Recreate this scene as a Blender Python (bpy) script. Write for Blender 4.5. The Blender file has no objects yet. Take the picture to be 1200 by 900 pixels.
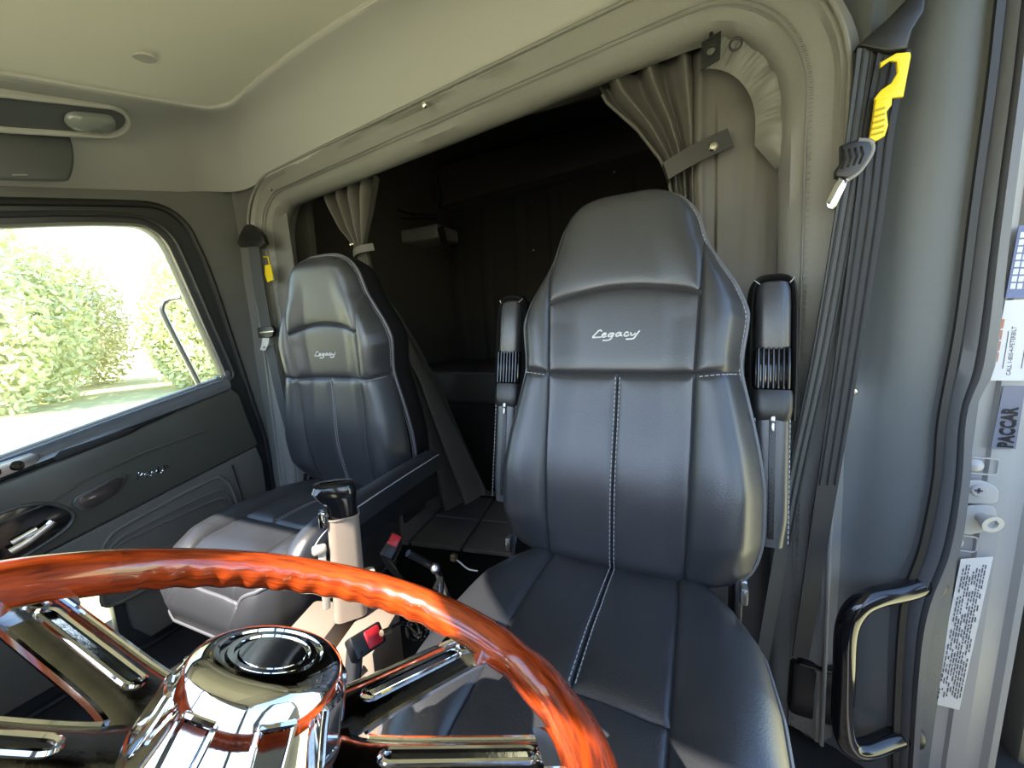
import bpy, bmesh, math, random
import numpy as np
from mathutils import Vector, Matrix, noise

# ------------------------------------------------------------------ camera
scene = bpy.context.scene
COL = scene.collection
FPX = 450.0
PSI, PIT, ROL = math.radians(25.5), math.radians(8.5), math.radians(2.6)
CAM = np.array([0.0, 0.0, 1.0])
FW = np.array([-math.sin(PSI)*math.cos(PIT), math.cos(PSI)*math.cos(PIT), -math.sin(PIT)])
_r0 = np.array([math.cos(PSI), math.sin(PSI), 0.0])
_u0 = np.cross(_r0, FW)
RT = _r0*math.cos(ROL) - _u0*math.sin(ROL)
UP = np.cross(RT, FW)
cam_d = bpy.data.cameras.new('camera')
cam_d.sensor_fit = 'HORIZONTAL'
cam_d.sensor_width = 36.0
cam_d.lens = FPX/1200*36.0
cam_d.clip_start = 0.01
cam_d.clip_end = 300
cam_o = bpy.data.objects.new('camera', cam_d)
COL.objects.link(cam_o)
cam_o.matrix_world = Matrix(((RT[0], UP[0], -FW[0], CAM[0]), (RT[1], UP[1], -FW[1], CAM[1]),
                             (RT[2], UP[2], -FW[2], CAM[2]), (0, 0, 0, 1)))
scene.camera = cam_o

# ------------------------------------------------------------------ world, sun, exposure
SUN_DIR = Vector((-0.16, -0.74, 0.80)).normalized()      # towards the sun, through the windscreen
w = bpy.data.worlds.new('sky'); scene.world = w
w.use_nodes = True
nt = w.node_tree; nt.nodes.clear()
out = nt.nodes.new('ShaderNodeOutputWorld'); bg = nt.nodes.new('ShaderNodeBackground')
sky = nt.nodes.new('ShaderNodeTexSky')
sky.sky_type = 'NISHITA'; sky.sun_disc = False
sky.sun_elevation = math.asin(SUN_DIR.z)
sky.sun_rotation = math.atan2(SUN_DIR.x, SUN_DIR.y)
sky.air_density = 1.0; sky.dust_density = 0.5; sky.ozone_density = 1.0
bg.inputs['Strength'].default_value = 0.40
nt.links.new(sky.outputs[0], bg.inputs[0]); nt.links.new(bg.outputs[0], out.inputs[0])
sun_d = bpy.data.lights.new('sun', 'SUN'); sun_d.energy = 9.5; sun_d.angle = math.radians(0.6)
sun_d.color = (1.0, 0.93, 0.82)
sun_o = bpy.data.objects.new('sun', sun_d); COL.objects.link(sun_o)
sun_o.rotation_euler = SUN_DIR.to_track_quat('Z', 'Y').to_euler()
sun_o.location = (0, -3, 6)
scene.view_settings.view_transform = 'Standard'
scene.view_settings.look = 'None'
scene.view_settings.exposure = 1.06
scene.view_settings.gamma = 1.0
scene.view_settings.use_curve_mapping = False

# ------------------------------------------------------------------ helpers
def P(x, y, X=None, Y=None, Z=None):
    """photo pixel -> point on the plane X=, Y= or Z= (metres)"""
    d = FW + RT*(x-600)/FPX - UP*(y-450)/FPX
    if X is not None: t = (X-CAM[0])/d[0]
    elif Y is not None: t = (Y-CAM[1])/d[1]
    else: t = (Z-CAM[2])/d[2]
    return CAM + d*t

def PL(l, **k): return np.array([P(a, b, **k) for a, b in l])

MATS = {}
def mat(name, col, rough=0.5, metal=0.0, bump=0.0, bscale=60.0, var=0.0, vscale=6.0, coat=0.0, spec=0.5,
        kind='noise', trans=0.0, emit=None):
    if name in MATS: return MATS[name]
    m = bpy.data.materials.new(name); m.use_nodes = True
    n = m.node_tree; b = n.nodes['Principled BSDF']
    b.inputs['Base Color'].default_value = (*col, 1)
    b.inputs['Roughness'].default_value = rough
    b.inputs['Metallic'].default_value = metal
    b.inputs['Specular IOR Level'].default_value = spec
    b.inputs['Coat Weight'].default_value = coat
    b.inputs['Coat Roughness'].default_value = 0.08
    if trans: b.inputs['Transmission Weight'].default_value = trans
    if emit: 
        b.inputs['Emission Color'].default_value = (*emit[:3], 1); b.inputs['Emission Strength'].default_value = emit[3]
    tc = n.nodes.new('ShaderNodeTexCoord')
    if var > 0:
        t = n.nodes.new('ShaderNodeTexNoise'); t.inputs['Scale'].default_value = vscale; t.inputs['Detail'].default_value = 5
        n.links.new(tc.outputs['Object'], t.inputs['Vector'])
        mx = n.nodes.new('ShaderNodeMix'); mx.data_type = 'RGBA'
        mx.inputs[6].default_value = (*[c*(1-var) for c in col], 1)
        mx.inputs[7].default_value = (*[min(1, c*(1+var)) for c in col], 1)
        n.links.new(t.outputs['Fac'], mx.inputs[0]); n.links.new(mx.outputs[2], b.inputs['Base Color'])
    if bump > 0:
        if kind == 'leather':
            t = n.nodes.new('ShaderNodeTexVoronoi'); t.inputs['Scale'].default_value = bscale; o = t.outputs['Distance']
        else:
            t = n.nodes.new('ShaderNodeTexNoise'); t.inputs['Scale'].default_value = bscale; t.inputs['Detail'].default_value = 4; o = t.outputs['Fac']
        n.links.new(tc.outputs['Object'], t.inputs['Vector'])
        bp = n.nodes.new('ShaderNodeBump'); bp.inputs['Strength'].default_value = bump; bp.inputs['Distance'].default_value = 0.002
        n.links.new(o, bp.inputs['Height']); n.links.new(bp.outputs[0], b.inputs['Normal'])
    MATS[name] = m
    return m

def mesh_obj(name, data, m, parent=None, smooth=True, sharp=40):
    v, f = data
    me = bpy.data.meshes.new(name)
    me.from_pydata([tuple(map(float, p)) for p in v], [], [tuple(map(int, q)) for q in f])
    bm = bmesh.new(); bm.from_mesh(me)
    bmesh.ops.remove_doubles(bm, verts=bm.verts, dist=1e-6)
    bmesh.ops.recalc_face_normals(bm, faces=bm.faces)
    bm.to_mesh(me); bm.free()
    if smooth:
        for p in me.polygons: p.use_smooth = True
        me.set_sharp_from_angle(angle=math.radians(sharp))
    if m: me.materials.append(m)
    o = bpy.data.objects.new(name, me); COL.objects.link(o)
    if parent: o.parent = parent
    return o

def empty(name, loc=(0, 0, 0), rz=0.0):
    o = bpy.data.objects.new(name, None); COL.objects.link(o)
    o.location = loc; o.rotation_euler = (0, 0, rz); o.empty_display_size = 0.05
    return o

def tag(o, label=None, cat=None, group=None, kind=None):
    if label: o['label'] = label
    if cat: o['category'] = cat
    if group: o['group'] = group
    if kind: o['kind'] = kind
    return o

def merge(*ds):
    V, Fc, n = [], [], 0
    for v, f in ds:
        V += [tuple(p) for p in v]; Fc += [tuple(i+n for i in q) for q in f]; n += len(v)
    return V, Fc

def grid(A, cu=False, cv=False):
    A = np.asarray(A, float); nu, nv = A.shape[:2]
    v = A.reshape(-1, 3); f = []
    for i in range(nu if cu else nu-1):
        for j in range(nv if cv else nv-1):
            a, b = i, (i+1) % nu; c, d = j, (j+1) % nv
            f.append((a*nv+c, b*nv+c, b*nv+d, a*nv+d))
    return v, f

def cr(pts, n=8, closed=False):
    """Catmull-Rom through pts"""
    p = np.asarray(pts, float); N = len(p); o = []
    rng = range(N if closed else N-1)
    for i in rng:
        if closed: a, b, c, d = p[(i-1) % N], p[i], p[(i+1) % N], p[(i+2) % N]
        else: a, b, c, d = p[max(i-1, 0)], p[i], p[i+1], p[min(i+2, N-1)]
        for k in range(n):
            t = k/n
            o.append(0.5*((2*b) + (-a+c)*t + (2*a-5*b+4*c-d)*t*t + (-a+3*b-3*c+d)*t**3))
    if not closed: o.append(p[-1])
    return np.array(o)

def frames(pts, closed=False, up=None):
    p = np.asarray(pts, float); N = len(p)
    t = np.roll(p, -1, 0) - np.roll(p, 1, 0) if closed else np.gradient(p, axis=0)
    t /= np.linalg.norm(t, axis=1)[:, None] + 1e-12
    r = np.array([0, 0, 1.0]) if up is None else np.asarray(up, float)
    n0 = r - t[0]*(r@t[0])
    if np.linalg.norm(n0) < 1e-3: r = np.array([0, 1.0, 0]) ; n0 = r - t[0]*(r@t[0])
    n0 /= np.linalg.norm(n0); ns = [n0]
    for i in range(1, N):
        n = ns[-1] - t[i]*(ns[-1]@t[i]); n /= np.linalg.norm(n)+1e-12; ns.append(n)
    ns = np.array(ns); bs = np.cross(t, ns)
    return t, ns, bs

def sweep(pts, prof, closed=False, up=None, caps=True, fixed_up=False, scale=None):
    """prof: list of (n,b) offsets (closed loop) or per-station scale"""
    p = np.asarray(pts, float); t, ns, bs = frames(p, closed, up)
    if fixed_up:
        u = np.asarray(up, float); bs = np.cross(t, u); bs /= np.linalg.norm(bs, axis=1)[:, None]; ns = np.cross(bs, t)
    prof = np.asarray(prof, float); sc = np.ones(len(p)) if scale is None else np.asarray(scale, float)
    A = p[:, None, :] + sc[:, None, None]*(ns[:, None, :]*prof[None, :, 0, None] + bs[:, None, :]*prof[None, :, 1, None])
    v, f = grid(A, closed, True)
    if caps and not closed:
        k = len(prof); f = list(f) + [tuple(range(k))[::-1], tuple((len(p)-1)*k+i for i in range(k))]
    return v, f

def circ(r, n=8, ry=None):
    a = np.linspace(0, 2*math.pi, n, endpoint=False)
    return np.c_[np.cos(a)*r, np.sin(a)*(ry or r)]

def tube(pts, r, n=8, closed=False, caps=True, up=None):
    if np.isscalar(r): return sweep(pts, circ(r, n), closed, up, caps)
    return sweep(pts, circ(1.0, n), closed, up, caps, scale=r)

def rbox(size, loc=(0, 0, 0), bevel=0.004, seg=2, R=None):
    bm = bmesh.new(); bmesh.ops.create_cube(bm, size=1)
    for q in bm.verts: q.co = Vector((q.co.x*size[0], q.co.y*size[1], q.co.z*size[2]))
    if bevel > 0:
        bmesh.ops.bevel(bm, geom=list(bm.edges), offset=bevel, segments=seg, profile=0.5, affect='EDGES')
    bm.verts.index_update()
    v = np.array([tuple(q.co) for q in bm.verts]); f = [tuple(q.index for q in fc.verts) for fc in bm.faces]
    bm.free()
    if R is not None: v = v@np.asarray(R).T
    return v+np.asarray(loc, float), f

def rot(ax, a):
    return np.array(Matrix.Rotation(a, 3, ax))

def lathe(prof, c=(0, 0, 0), axis=(0, 0, 1), n=32, xdir=None):
    """prof: (r,h) list along axis"""
    ax = np.asarray(axis, float); ax /= np.linalg.norm(ax)
    r = np.array([1.0, 0, 0]) if xdir is None else np.asarray(xdir, float)
    if abs(r@ax) > .95: r = np.array([0, 1.0, 0])
    e1 = r-ax*(r@ax); e1 /= np.linalg.norm(e1); e2 = np.cross(ax, e1)
    a = np.linspace(0, 2*math.pi, n, endpoint=False)
    A = np.array([[np.asarray(c)+ax*h+rr*(e1*math.cos(t)+e2*math.sin(t)) for t in a] for rr, h in prof])
    v, f = grid(A, False, True); f = list(f)
    if prof[0][0] > 1e-6: f.append(tuple(range(n))[::-1])
    if prof[-1][0] > 1e-6: f.append(tuple((len(prof)-1)*n+i for i in range(n)))
    return v, f

def plate(loops, thick, o, ex, ey, bevel=0.0, off=0.0):
    """flat plate with holes: loops of (u,v), outer first; extruded by thick about the plane, bevelled"""
    cu = bpy.data.curves.new('c', 'CURVE'); cu.dimensions = '2D'; cu.fill_mode = 'BOTH'
    for l in loops:
        s = cu.splines.new('POLY'); s.points.add(len(l)-1)
        for q, (a, b) in zip(s.points, l): q.co = (a, b, 0, 1)
        s.use_cyclic_u = True
    cu.extrude = max(thick/2-bevel, 0.0); cu.bevel_depth = bevel; cu.bevel_resolution = 2; cu.offset = -bevel
    ob = bpy.data.objects.new('c', cu); COL.objects.link(ob)
    dg = bpy.context.evaluated_depsgraph_get()
    me = bpy.data.meshes.new_from_object(ob.evaluated_get(dg))
    v = np.array([tuple(q.co) for q in me.vertices]); f = [tuple(p.vertices) for p in me.polygons]
    bpy.data.objects.remove(ob); bpy.data.curves.remove(cu); bpy.data.meshes.remove(me)
    ex = np.asarray(ex, float); ey = np.asarray(ey, float); n = np.cross(ex, ey)
    V = np.asarray(o, float)+v[:, :1]*ex+v[:, 1:2]*ey+(v[:, 2:3]+off)*n
    return V, f

def rrect(w, h, r, n=5, c=(0, 0)):
    o = []
    for sx, sy, a0 in ((1, 1, 0), (-1, 1, 90), (-1, -1, 180), (1, -1, 270)):
        for k in range(n+1):
            a = math.radians(a0+90*k/n); o.append((c[0]+sx*(w/2-r)+r*math.cos(a), c[1]+sy*(h/2-r)+r*math.sin(a)))
    return o

def text_data(s, size, o, ex, ey, depth=0.0004, shear=0.0, align='LEFT', bold=0.0):
    cu = bpy.data.curves.new('t', 'FONT'); cu.body = s; cu.size = size; cu.extrude = depth; cu.shear = shear; cu.align_x = align
    cu.resolution_u = 2; cu.offset = bold
    ob = bpy.data.objects.new('t', cu); COL.objects.link(ob)
    dg = bpy.context.evaluated_depsgraph_get()
    me = bpy.data.meshes.new_from_object(ob.evaluated_get(dg))
    v = np.array([tuple(q.co) for q in me.vertices]); f = [tuple(p.vertices) for p in me.polygons]
    bpy.data.objects.remove(ob); bpy.data.curves.remove(cu); bpy.data.meshes.remove(me)
    ex = np.asarray(ex, float); ey = np.asarray(ey, float); n = np.cross(ex, ey)
    return np.asarray(o, float)+v[:, :1]*ex+v[:, 1:2]*ey+v[:, 2:3]*n, f

def dist_poly(X, Y, pl):
    d = np.full(X.shape, 9.0)
    for (a, b), (c, e) in zip(pl[:-1], pl[1:]):
        vx, vy = c-a, e-b; L = vx*vx+vy*vy+1e-12
        t = np.clip(((X-a)*vx+(Y-b)*vy)/L, 0, 1)
        d = np.minimum(d, np.hypot(X-a-t*vx, Y-b-t*vy))
    return d

def vnoise(p, s=1.0, seed=0.0):
    return noise.noise(Vector((p[0]*s+seed, p[1]*s+seed*1.7, p[2]*s-seed)))

def lerp(a, b, t): return a+(b-a)*t
def sstep(a, b, x):
    t = np.clip((x-a)/(b-a), 0, 1); return t*t*(3-2*t)

# ------------------------------------------------------------------ materials
M_leather = mat('black_leather', (0.028, 0.029, 0.033), 0.37, bump=0.10, bscale=420, kind='leather', spec=0.8)
M_leather2 = mat('black_leather_side', (0.012, 0.012, 0.013), 0.6, bump=0.25, bscale=420, kind='leather', spec=0.25)
M_piping = mat('grey_piping', (0.10, 0.10, 0.11), 0.4)
M_thread = mat('white_thread', (0.38, 0.38, 0.39), 0.7)
M_blackpl = mat('black_plastic', (0.012, 0.012, 0.013), 0.38, bump=0.1, bscale=300)
M_blackgl = mat('black_gloss', (0.008, 0.008, 0.009), 0.12, coat=0.4)
M_rubber = mat('black_rubber', (0.014, 0.014, 0.014), 0.55, bump=0.15, bscale=120)
M_liner = mat('grey_headliner_vinyl', (0.42, 0.415, 0.39), 0.62, bump=0.12, bscale=500, kind='leather', var=0.05, vscale=3, spec=0.3)
M_panel = mat('headliner_panel_fabric', (0.66, 0.645, 0.57), 0.8, bump=0.1, bscale=700, var=0.04, vscale=4, spec=0.2)
M_trimv = mat('grey_trim_vinyl', (0.22, 0.216, 0.20), 0.5, bump=0.2, bscale=420, kind='leather', var=0.06, vscale=5, spec=0.4)
M_wall = mat('grey_wall_vinyl', (0.20, 0.195, 0.185), 0.55, bump=0.2, bscale=420, kind='leather', var=0.06, vscale=4, spec=0.35)
M_bpil = mat('grey_pillar_plastic', (0.102, 0.112, 0.115), 0.45, bump=0.15, bscale=500, kind='leather', var=0.04, vscale=5, spec=0.45)
M_curt = mat('grey_curtain_vinyl', (0.125, 0.118, 0.108), 0.55, bump=0.12, bscale=300, var=0.06, vscale=6, spec=0.35)
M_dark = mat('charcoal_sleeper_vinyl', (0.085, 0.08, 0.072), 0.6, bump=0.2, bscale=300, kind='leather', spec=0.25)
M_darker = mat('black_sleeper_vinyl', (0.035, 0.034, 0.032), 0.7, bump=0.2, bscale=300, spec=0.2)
M_doorup = mat('door_gloss_grey', (0.085, 0.080, 0.064), 0.28, bump=0.05, bscale=300, var=0.05, spec=0.5)
M_doorlow = mat('door_grey_plastic', (0.15, 0.14, 0.118), 0.5, bump=0.15, bscale=420, kind='leather', var=0.05)
M_doorfr = mat('door_frame_black', (0.030, 0.032, 0.033), 0.35, spec=0.5)
M_chrome = mat('chrome', (0.82, 0.82, 0.83), 0.05, metal=1.0, bump=0.02, bscale=40)
M_spoke = mat('polished_dark_spoke', (0.20, 0.195, 0.19), 0.14, metal=1.0, bump=0.08, bscale=260, var=0.35, vscale=90)
M_steel = mat('steel', (0.5, 0.5, 0.5), 0.3, metal=1.0)
M_alu = mat('painted_jamb', (0.33, 0.33, 0.32), 0.35, var=0.06, vscale=8, bump=0.05, bscale=60)
M_belt = mat('black_webbing', (0.020, 0.021, 0.023), 0.65, bump=0.4, bscale=900)
M_yellow = mat('yellow_plastic', (0.83, 0.62, 0.01), 0.4)
M_tan = mat('tan_plastic', (0.24, 0.19, 0.15), 0.45, bump=0.1, bscale=500, kind='leather')
M_red = mat('red_plastic', (0.55, 0.02, 0.03), 0.35)
M_floor = mat('black_floor_mat', (0.012, 0.012, 0.012), 0.7, bump=0.4, bscale=150)
M_tile = mat('grey_floor_tile', (0.27, 0.25, 0.23), 0.6, bump=0.3, bscale=120, var=0.15, vscale=14)
M_label = mat('white_label', (0.52, 0.53, 0.54), 0.5)
M_ink = mat('label_ink', (0.05, 0.055, 0.08), 0.6)
M_snap = mat('nickel_snap', (0.75, 0.72, 0.65), 0.25, metal=1.0)
# ================================================================== SETTING
XL, XR = -1.63, 0.42          # cab side walls
def slope(y): return np.where(np.asarray(y) > 0.25, 0.0, -0.17*(np.asarray(y)-0.25))
def z_in(y): return 1.66+0.275*(y-0.77)+slope(y)
def z_out(y): return 1.505+0.24*(y-0.77)+slope(y)*0.8
def crown(x): return 0.075*(1-((x+0.62)/0.65)**2)

# ceiling: headliner cove around a raised centre panel
inn, outr = [], []
for y in np.linspace(-0.3, 0.70, 26): inn.append((-1.27, y)); outr.append((-1.62, y+max(0, (y-0.4))*0.35))
for a in np.linspace(0, 90, 10):
    ra = math.radians(a); inn.append((-1.21-0.06*math.cos(ra), 0.71+0.06*math.sin(ra)))
    outr.append((-1.50-0.12*math.cos(ra), 0.845+0.12*math.sin(ra)))
for x in np.linspace(-1.19, -0.05, 26): inn.append((x, 0.77)); outr.append((lerp(-1.47, 0.28, (x+1.19)/1.14), 0.965))
for a in np.linspace(0, 90, 10):
    ra = math.radians(90-a); inn.append((-0.03+0.06*math.cos(ra), 0.71+0.06*math.sin(ra)))
    outr.append((0.29+0.12*math.cos(ra), 0.845+0.12*math.sin(ra)))
for y in np.linspace(0.70, -0.3, 26): inn.append((0.03, y)); outr.append((0.41, y+max(0, (y-0.4))*0.35))
rows = []
for (xi, yi), (xo, yo) in zip(inn, outr):
    zi = float(z_in(yi)+crown(np.clip(xi, -1.27, 0.03)))
    tl = sstep(-1.5, -1.3, xo); tr = sstep(0.15, 0.40, xo)
    zr = 1.565+0.098*(xo+1.34)
    zl = float(z_out(yo)); zrt = float(z_out(yo))+0.03
    wr = sstep(0.80, 0.96, yo)
    zo = lerp(lerp(zl, zrt, sstep(-0.8, -0.4, xo)), zr, wr*(1-tr*0.6))
    row = [(xi, yi, zi+0.012), (xi, yi, zi+0.003), (lerp(xi, xo, .012), lerp(yi, yo, .012), zi+0.0005)]
    for t in np.linspace(0.05, 1, 14):
        b = 0.055*math.sin(math.pi*t)
        row.append((lerp(xi, xo, t), lerp(yi, yo, t), lerp(zi, zo, t)+b*(1-0.4*wr)))
    rows.append(row)
ceiling = tag(mesh_obj('ceiling', grid(rows), M_liner), 'grey vinyl headliner coving around the roof panel', kind='structure')
gx = np.linspace(-1.30, 0.06, 40); gy = np.linspace(-0.3, 0.80, 40)
mesh_obj('roof_panel', grid([[(x, y, float(z_in(y)+crown(x))+0.009+0.002*vnoise((x, y, 0), 3)) for y in gy] for x in gx]), M_panel, ceiling)
# outer roof skin so that the sun does not shine through
mesh_obj('roof_skin', grid([[(x, y, float(z_in(min(y, .8)))+0.13) for y in (-0.33, 0.2, 0.9, 1.05)] for x in (-1.7, -1.2, -0.62, 0.0, 0.47)]), M_alu, ceiling)
bc = P(165, 43, Z=1.672); zb = float(z_in(bc[1])+crown(bc[0]))+0.009
bo = mesh_obj('panel_button', lathe([(0.001, -0.004), (0.017, -0.004), (0.0205, -0.001), (0.021, 0.004)], (bc[0], bc[1], zb), (0, 0.2, -1), 24), M_liner, ceiling)
bo.data.transform(Matrix.Translation((0, 0, 0)))

# ---- header boot round the sleeper opening: profile swept along the opening edge
def z_lo(x): return 1.485+0.0817*(x+1.384)
path = []
for z in np.linspace(0.02, 1.36, 24): path.append((-1.46+0.02*(z/1.36), z))
for a in np.linspace(8, 90, 12):
    ra = math.radians(a); path.append((-1.34-0.10*math.cos(ra), 1.385+0.103*math.sin(ra)))
for x in np.linspace(-1.30, -0.03, 50): path.append((x, z_lo(x)))
for a in np.linspace(8, 90, 14):
    ra = math.radians(a); path.append((-0.01+0.165*math.sin(ra), z_lo(-0.01)-0.19+0.19*math.cos(ra)))
for z in np.linspace(1.37, 0.02, 24): path.append((0.155+0.04*(1.38-z)/1.3, z))
path = np.array(path)
tg = np.gradient(path, axis=0); tg /= np.linalg.norm(tg, axis=1)[:, None]
nrm = np.c_[-tg[:, 1], tg[:, 0]]            # outward
def boot_pt(i, n, y): return (path[i, 0]+nrm[i, 0]*n, y, path[i, 1]+nrm[i, 1]*n)
prof = [(0.115, 0.988), (0.100, 0.975), (0.088, 0.962), (0.078, 0.962), (0.070, 0.972), (0.055, 0.975), (0.040, 0.980), (0.032, 0.988), (0.028, 0.992), (0.012, 1.0), (0.0, 1.02), (-0.003, 1.035), (0.0, 1.055), (0.012, 1.07), (0.05, 1.08), (0.10, 1.16)]
rows = []
for i in range(len(path)):
    wv = [vnoise((path[i, 0]*3, path[i, 1]*3, k*0.35), 2.2, 3) for k in range(len(prof))]
    rows.append([boot_pt(i, n+0.004*wv[k], y+0.004*wv[k]) for k, (n, y) in enumerate(prof)])
trim1 = tag(mesh_obj('trim_1', grid(rows), M_trimv), 'grey padded vinyl boot around the sleeper opening', kind='structure')
mesh_obj('piping', tube([boot_pt(i, 0.088, 0.958) for i in range(len(path))], 0.0045, 8), M_trimv, trim1)
mesh_obj('seam_welt', tube([boot_pt(i, 0.032, 0.986) for i in range(len(path))], 0.0022, 6), M_wall, trim1)
st = []
for i in range(0, len(path)-1):
    for k in range(5):
        a = np.array(boot_pt(i, 0.037, 0.979)); b = np.array(boot_pt(i+1, 0.037, 0.979))
        st.append(rbox((0.006, 0.0015, 0.0015), a+(b-a)*(k+.5)/5, 0))
tag(mesh_obj('stitching', merge(*st), M_trimv, trim1), kind='stuff')
k = int(np.argmin(abs(path[:, 0]+0.70)+(path[:, 1] < 1.4)*9))
mesh_obj('snap_button', lathe([(0.0005, 0.006), (0.006, 0.005), (0.009, 0.001), (0.009, -0.006)], P(497, 123, Y=0.945), (0, -1, -0.3), 16), M_snap, trim1)
mesh_obj('boot_screw', lathe([(0.0005, 0.004), (0.004, 0.003), (0.006, -0.003)], P(317, 222, Y=0.955), (0.3, -1, 0), 12), M_snap, trim1)

# ---- rear cab wall left and right of the opening
def back_z(x): return float(lerp(1.55, 1.60, sstep(-1.6, .4, x)))
wl = []
for z in np.linspace(0.0, 1.62, 34):
    zz = z
    wl.append([(-1.69, 0.93, zz), (-1.66, 0.955, zz), (-1.62, 0.975, zz), (-1.57, 0.985, zz), (-1.52, 0.985, zz), (-1.44, 1.0, zz), (-1.40, 1.03, zz)])
wl = np.array(wl)
for i in range(wl.shape[0]):
    for j in range(wl.shape[1]): wl[i, j, 1] -= 0.008*vnoise(wl[i, j], 5, 1)
wall_rear_l = tag(mesh_obj('wall_rear', grid(wl), mat('dark_grey_wall', (0.13, 0.13, 0.122), 0.5, bump=0.15, bscale=420, kind='leather')), 'grey vinyl corner wall behind the passenger door', kind='structure')
# right: pillar panel behind the driver door, with the shoulder step
wr = []
for z in np.linspace(0.0, 1.75, 60):
    s = float(sstep(0.80, 0.90, z))            # upper part has a deeper channel
    e = 0.415-0.018*float(sstep(0.80, 0.45, z))
    wr.append([(0.235, 1.05, z), (0.245, 1.01, z), (0.262, 0.992, z), (0.285-0.01*s, 0.985+0.0*s, z), (0.30, 0.990+0.016*s, z), (0.318, 0.985+0.014*s, z), (0.333, 0.975+0.004*s, z),
               (0.35, 0.965-0.004*s, z), (0.375, 0.955-0.003*s, z), (0.395, 0.950, z), (e, 0.948, z), (0.46, 0.955, z)])
wall_right = tag(mesh_obj('wall_right', grid(wr), M_bpil), 'smooth grey pillar panel behind the driver doorway', kind='structure')
mesh_obj('wall_screw', lathe([(0.0005, 0.005), (0.006, 0.004), (0.009, -0.003)], P(1000, 459, Y=0.978), (-0.2, -1, 0), 14), M_snap, wall_right)

# ---- driver doorway: rubber seal and painted jamb with labels
sealL = PL([(1176, -60), (1168, 0), (1157, 100), (1138, 240), (1120, 380), (1100, 490), (1094, 560), (1078, 640), (1058, 700), (1050, 800), (1045, 960)], Y=0.945)
sealR = PL([(1222, -60), (1212, 0), (1198, 120), (1176, 300), (1166, 400), (1158, 440), (1138, 480), (1133, 560), (1122, 640), (1092, 720), (1080, 800), (1068, 960)], Y=0.945)
sl = cr(sealL, 8); sr = cr(sealR, 8)
zs = np.linspace(1.53, -0.03, 70)
def at_z(c, z): 
    o = np.argsort(c[:, 2]); return np.interp(z, c[o, 2], c[o, 0])
rows = []
for z in zs:
    a, b = at_z(sl, z), at_z(sr, z); wd = b-a
    rows.append([(a-0.012, 0.955, z), (a-0.004, 0.944, z), (a, 0.936, z), (a+0.10*wd, 0.932, z), (a+.13*wd, 0.940, z), (a+0.16*wd, 0.932, z), (a+0.40*wd, 0.922, z), (a+0.47*wd, 0.928, z),
                 (a+0.50*wd, 0.945, z), (a+0.53*wd, 0.930, z), (a+0.60*wd, 0.920, z), (a+0.85*wd, 0.921, z), (b, 0.935, z), (b+0.002, 0.97, z)])
trim2 = tag(mesh_obj('trim_2', grid(rows), mat('seal_rubber_grey', (0.11, 0.113, 0.12), 0.4, bump=0.1, bscale=200), None), 'ribbed grey rubber door seal along the driver doorway', kind='structure')
mesh_obj('seal_groove', tube([(at_z(sl, z)+0.505*(at_z(sr, z)-at_z(sl, z)), 0.9365, z) for z in zs], 0.0035, 6), M_rubber, trim2)
mesh_obj('seal_lip', sweep([(at_z(sl, z)-0.001, 0.934, z) for z in zs], [(-0.005, -0.004), (-0.005, 0.004), (0.005, 0.004), (0.005, -0.004)]), M_rubber, trim2)
# jamb: forward-facing painted panel, a step and an outer flange
rows = []
for z in np.linspace(1.65, -0.25, 40):
    xr = 0.535+0.006*math.sin(z)
    rows.append([(0.40, 0.975, z), (0.44, 0.972, z), (0.485, 0.970, z), (0.488, 0.962, z), (0.51, 0.958, z), (0.513, 0.966, z), (xr, 0.966, z), (xr+0.006, 0.955, z), (xr+0.014, 0.953, z), (xr+0.018, 0.968, z), (xr+0.02, 1.10, z)])
jamb = tag(mesh_obj('wall_jamb', grid(rows), M_alu), 'pale painted door jamb with stickers and striker', kind='structure')
# ---- floor
floor = tag(mesh_obj('floor', rbox((2.6, 3.6, 0.05), (-0.62, 1.05, -0.025), 0), M_floor), 'black rubber cab floor', kind='structure')
t00 = np.array([-0.905, 1.29]); 
gaps = [P(538, 647, Z=0.012)[:2], P(563, 610, Z=0.012)[:2]]
tdir = gaps[1]-gaps[0]; tdir /= np.linalg.norm(tdir); tlat = np.array([tdir[1], -tdir[0]])
o0 = gaps[0]
tile_d = None
for i in range(-2, 3):
    for j in range(0, 2):
        c = o0+tlat*(0.008+0.125+i*0.262)+tdir*(0.125+j*0.262+0.02)
        if c[0] < -1.5: continue
        if tile_d is None:
            t = mesh_obj('floor_tile', rbox((0.25, 0.25, 0.02), (0, 0, 0), 0.003, 1), M_tile, floor); tile_d = t.data
        else:
            t = bpy.data.objects.new('floor_tile', tile_d); COL.objects.link(t); t.parent = floor
        t.location = (c[0], c[1], 0.011); t.rotation_euler = (0, 0, math.atan2(tlat[1], tlat[0]))
for j in range(14):                                        # ribbed mat along the driver's step
    mesh_obj('mat_rib', rbox((0.30, 0.007, 0.006), (0.24, 0.40+j*0.03, 0.003), 0.002, 1), M_rubber, floor)
for j in range(8):                                         # ribbed vent strip in front of the bunk
    c = o0+tlat*0.25+tdir*(0.60+j*0.03)
    b = mesh_obj('mat_rib', rbox((0.9, 0.012, 0.012), (0, 0, 0), 0.003, 1), M_tile, floor)
    b.location = (c[0], c[1], 0.006); b.rotation_euler = (0, 0, math.atan2(tlat[1], tlat[0]))

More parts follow.
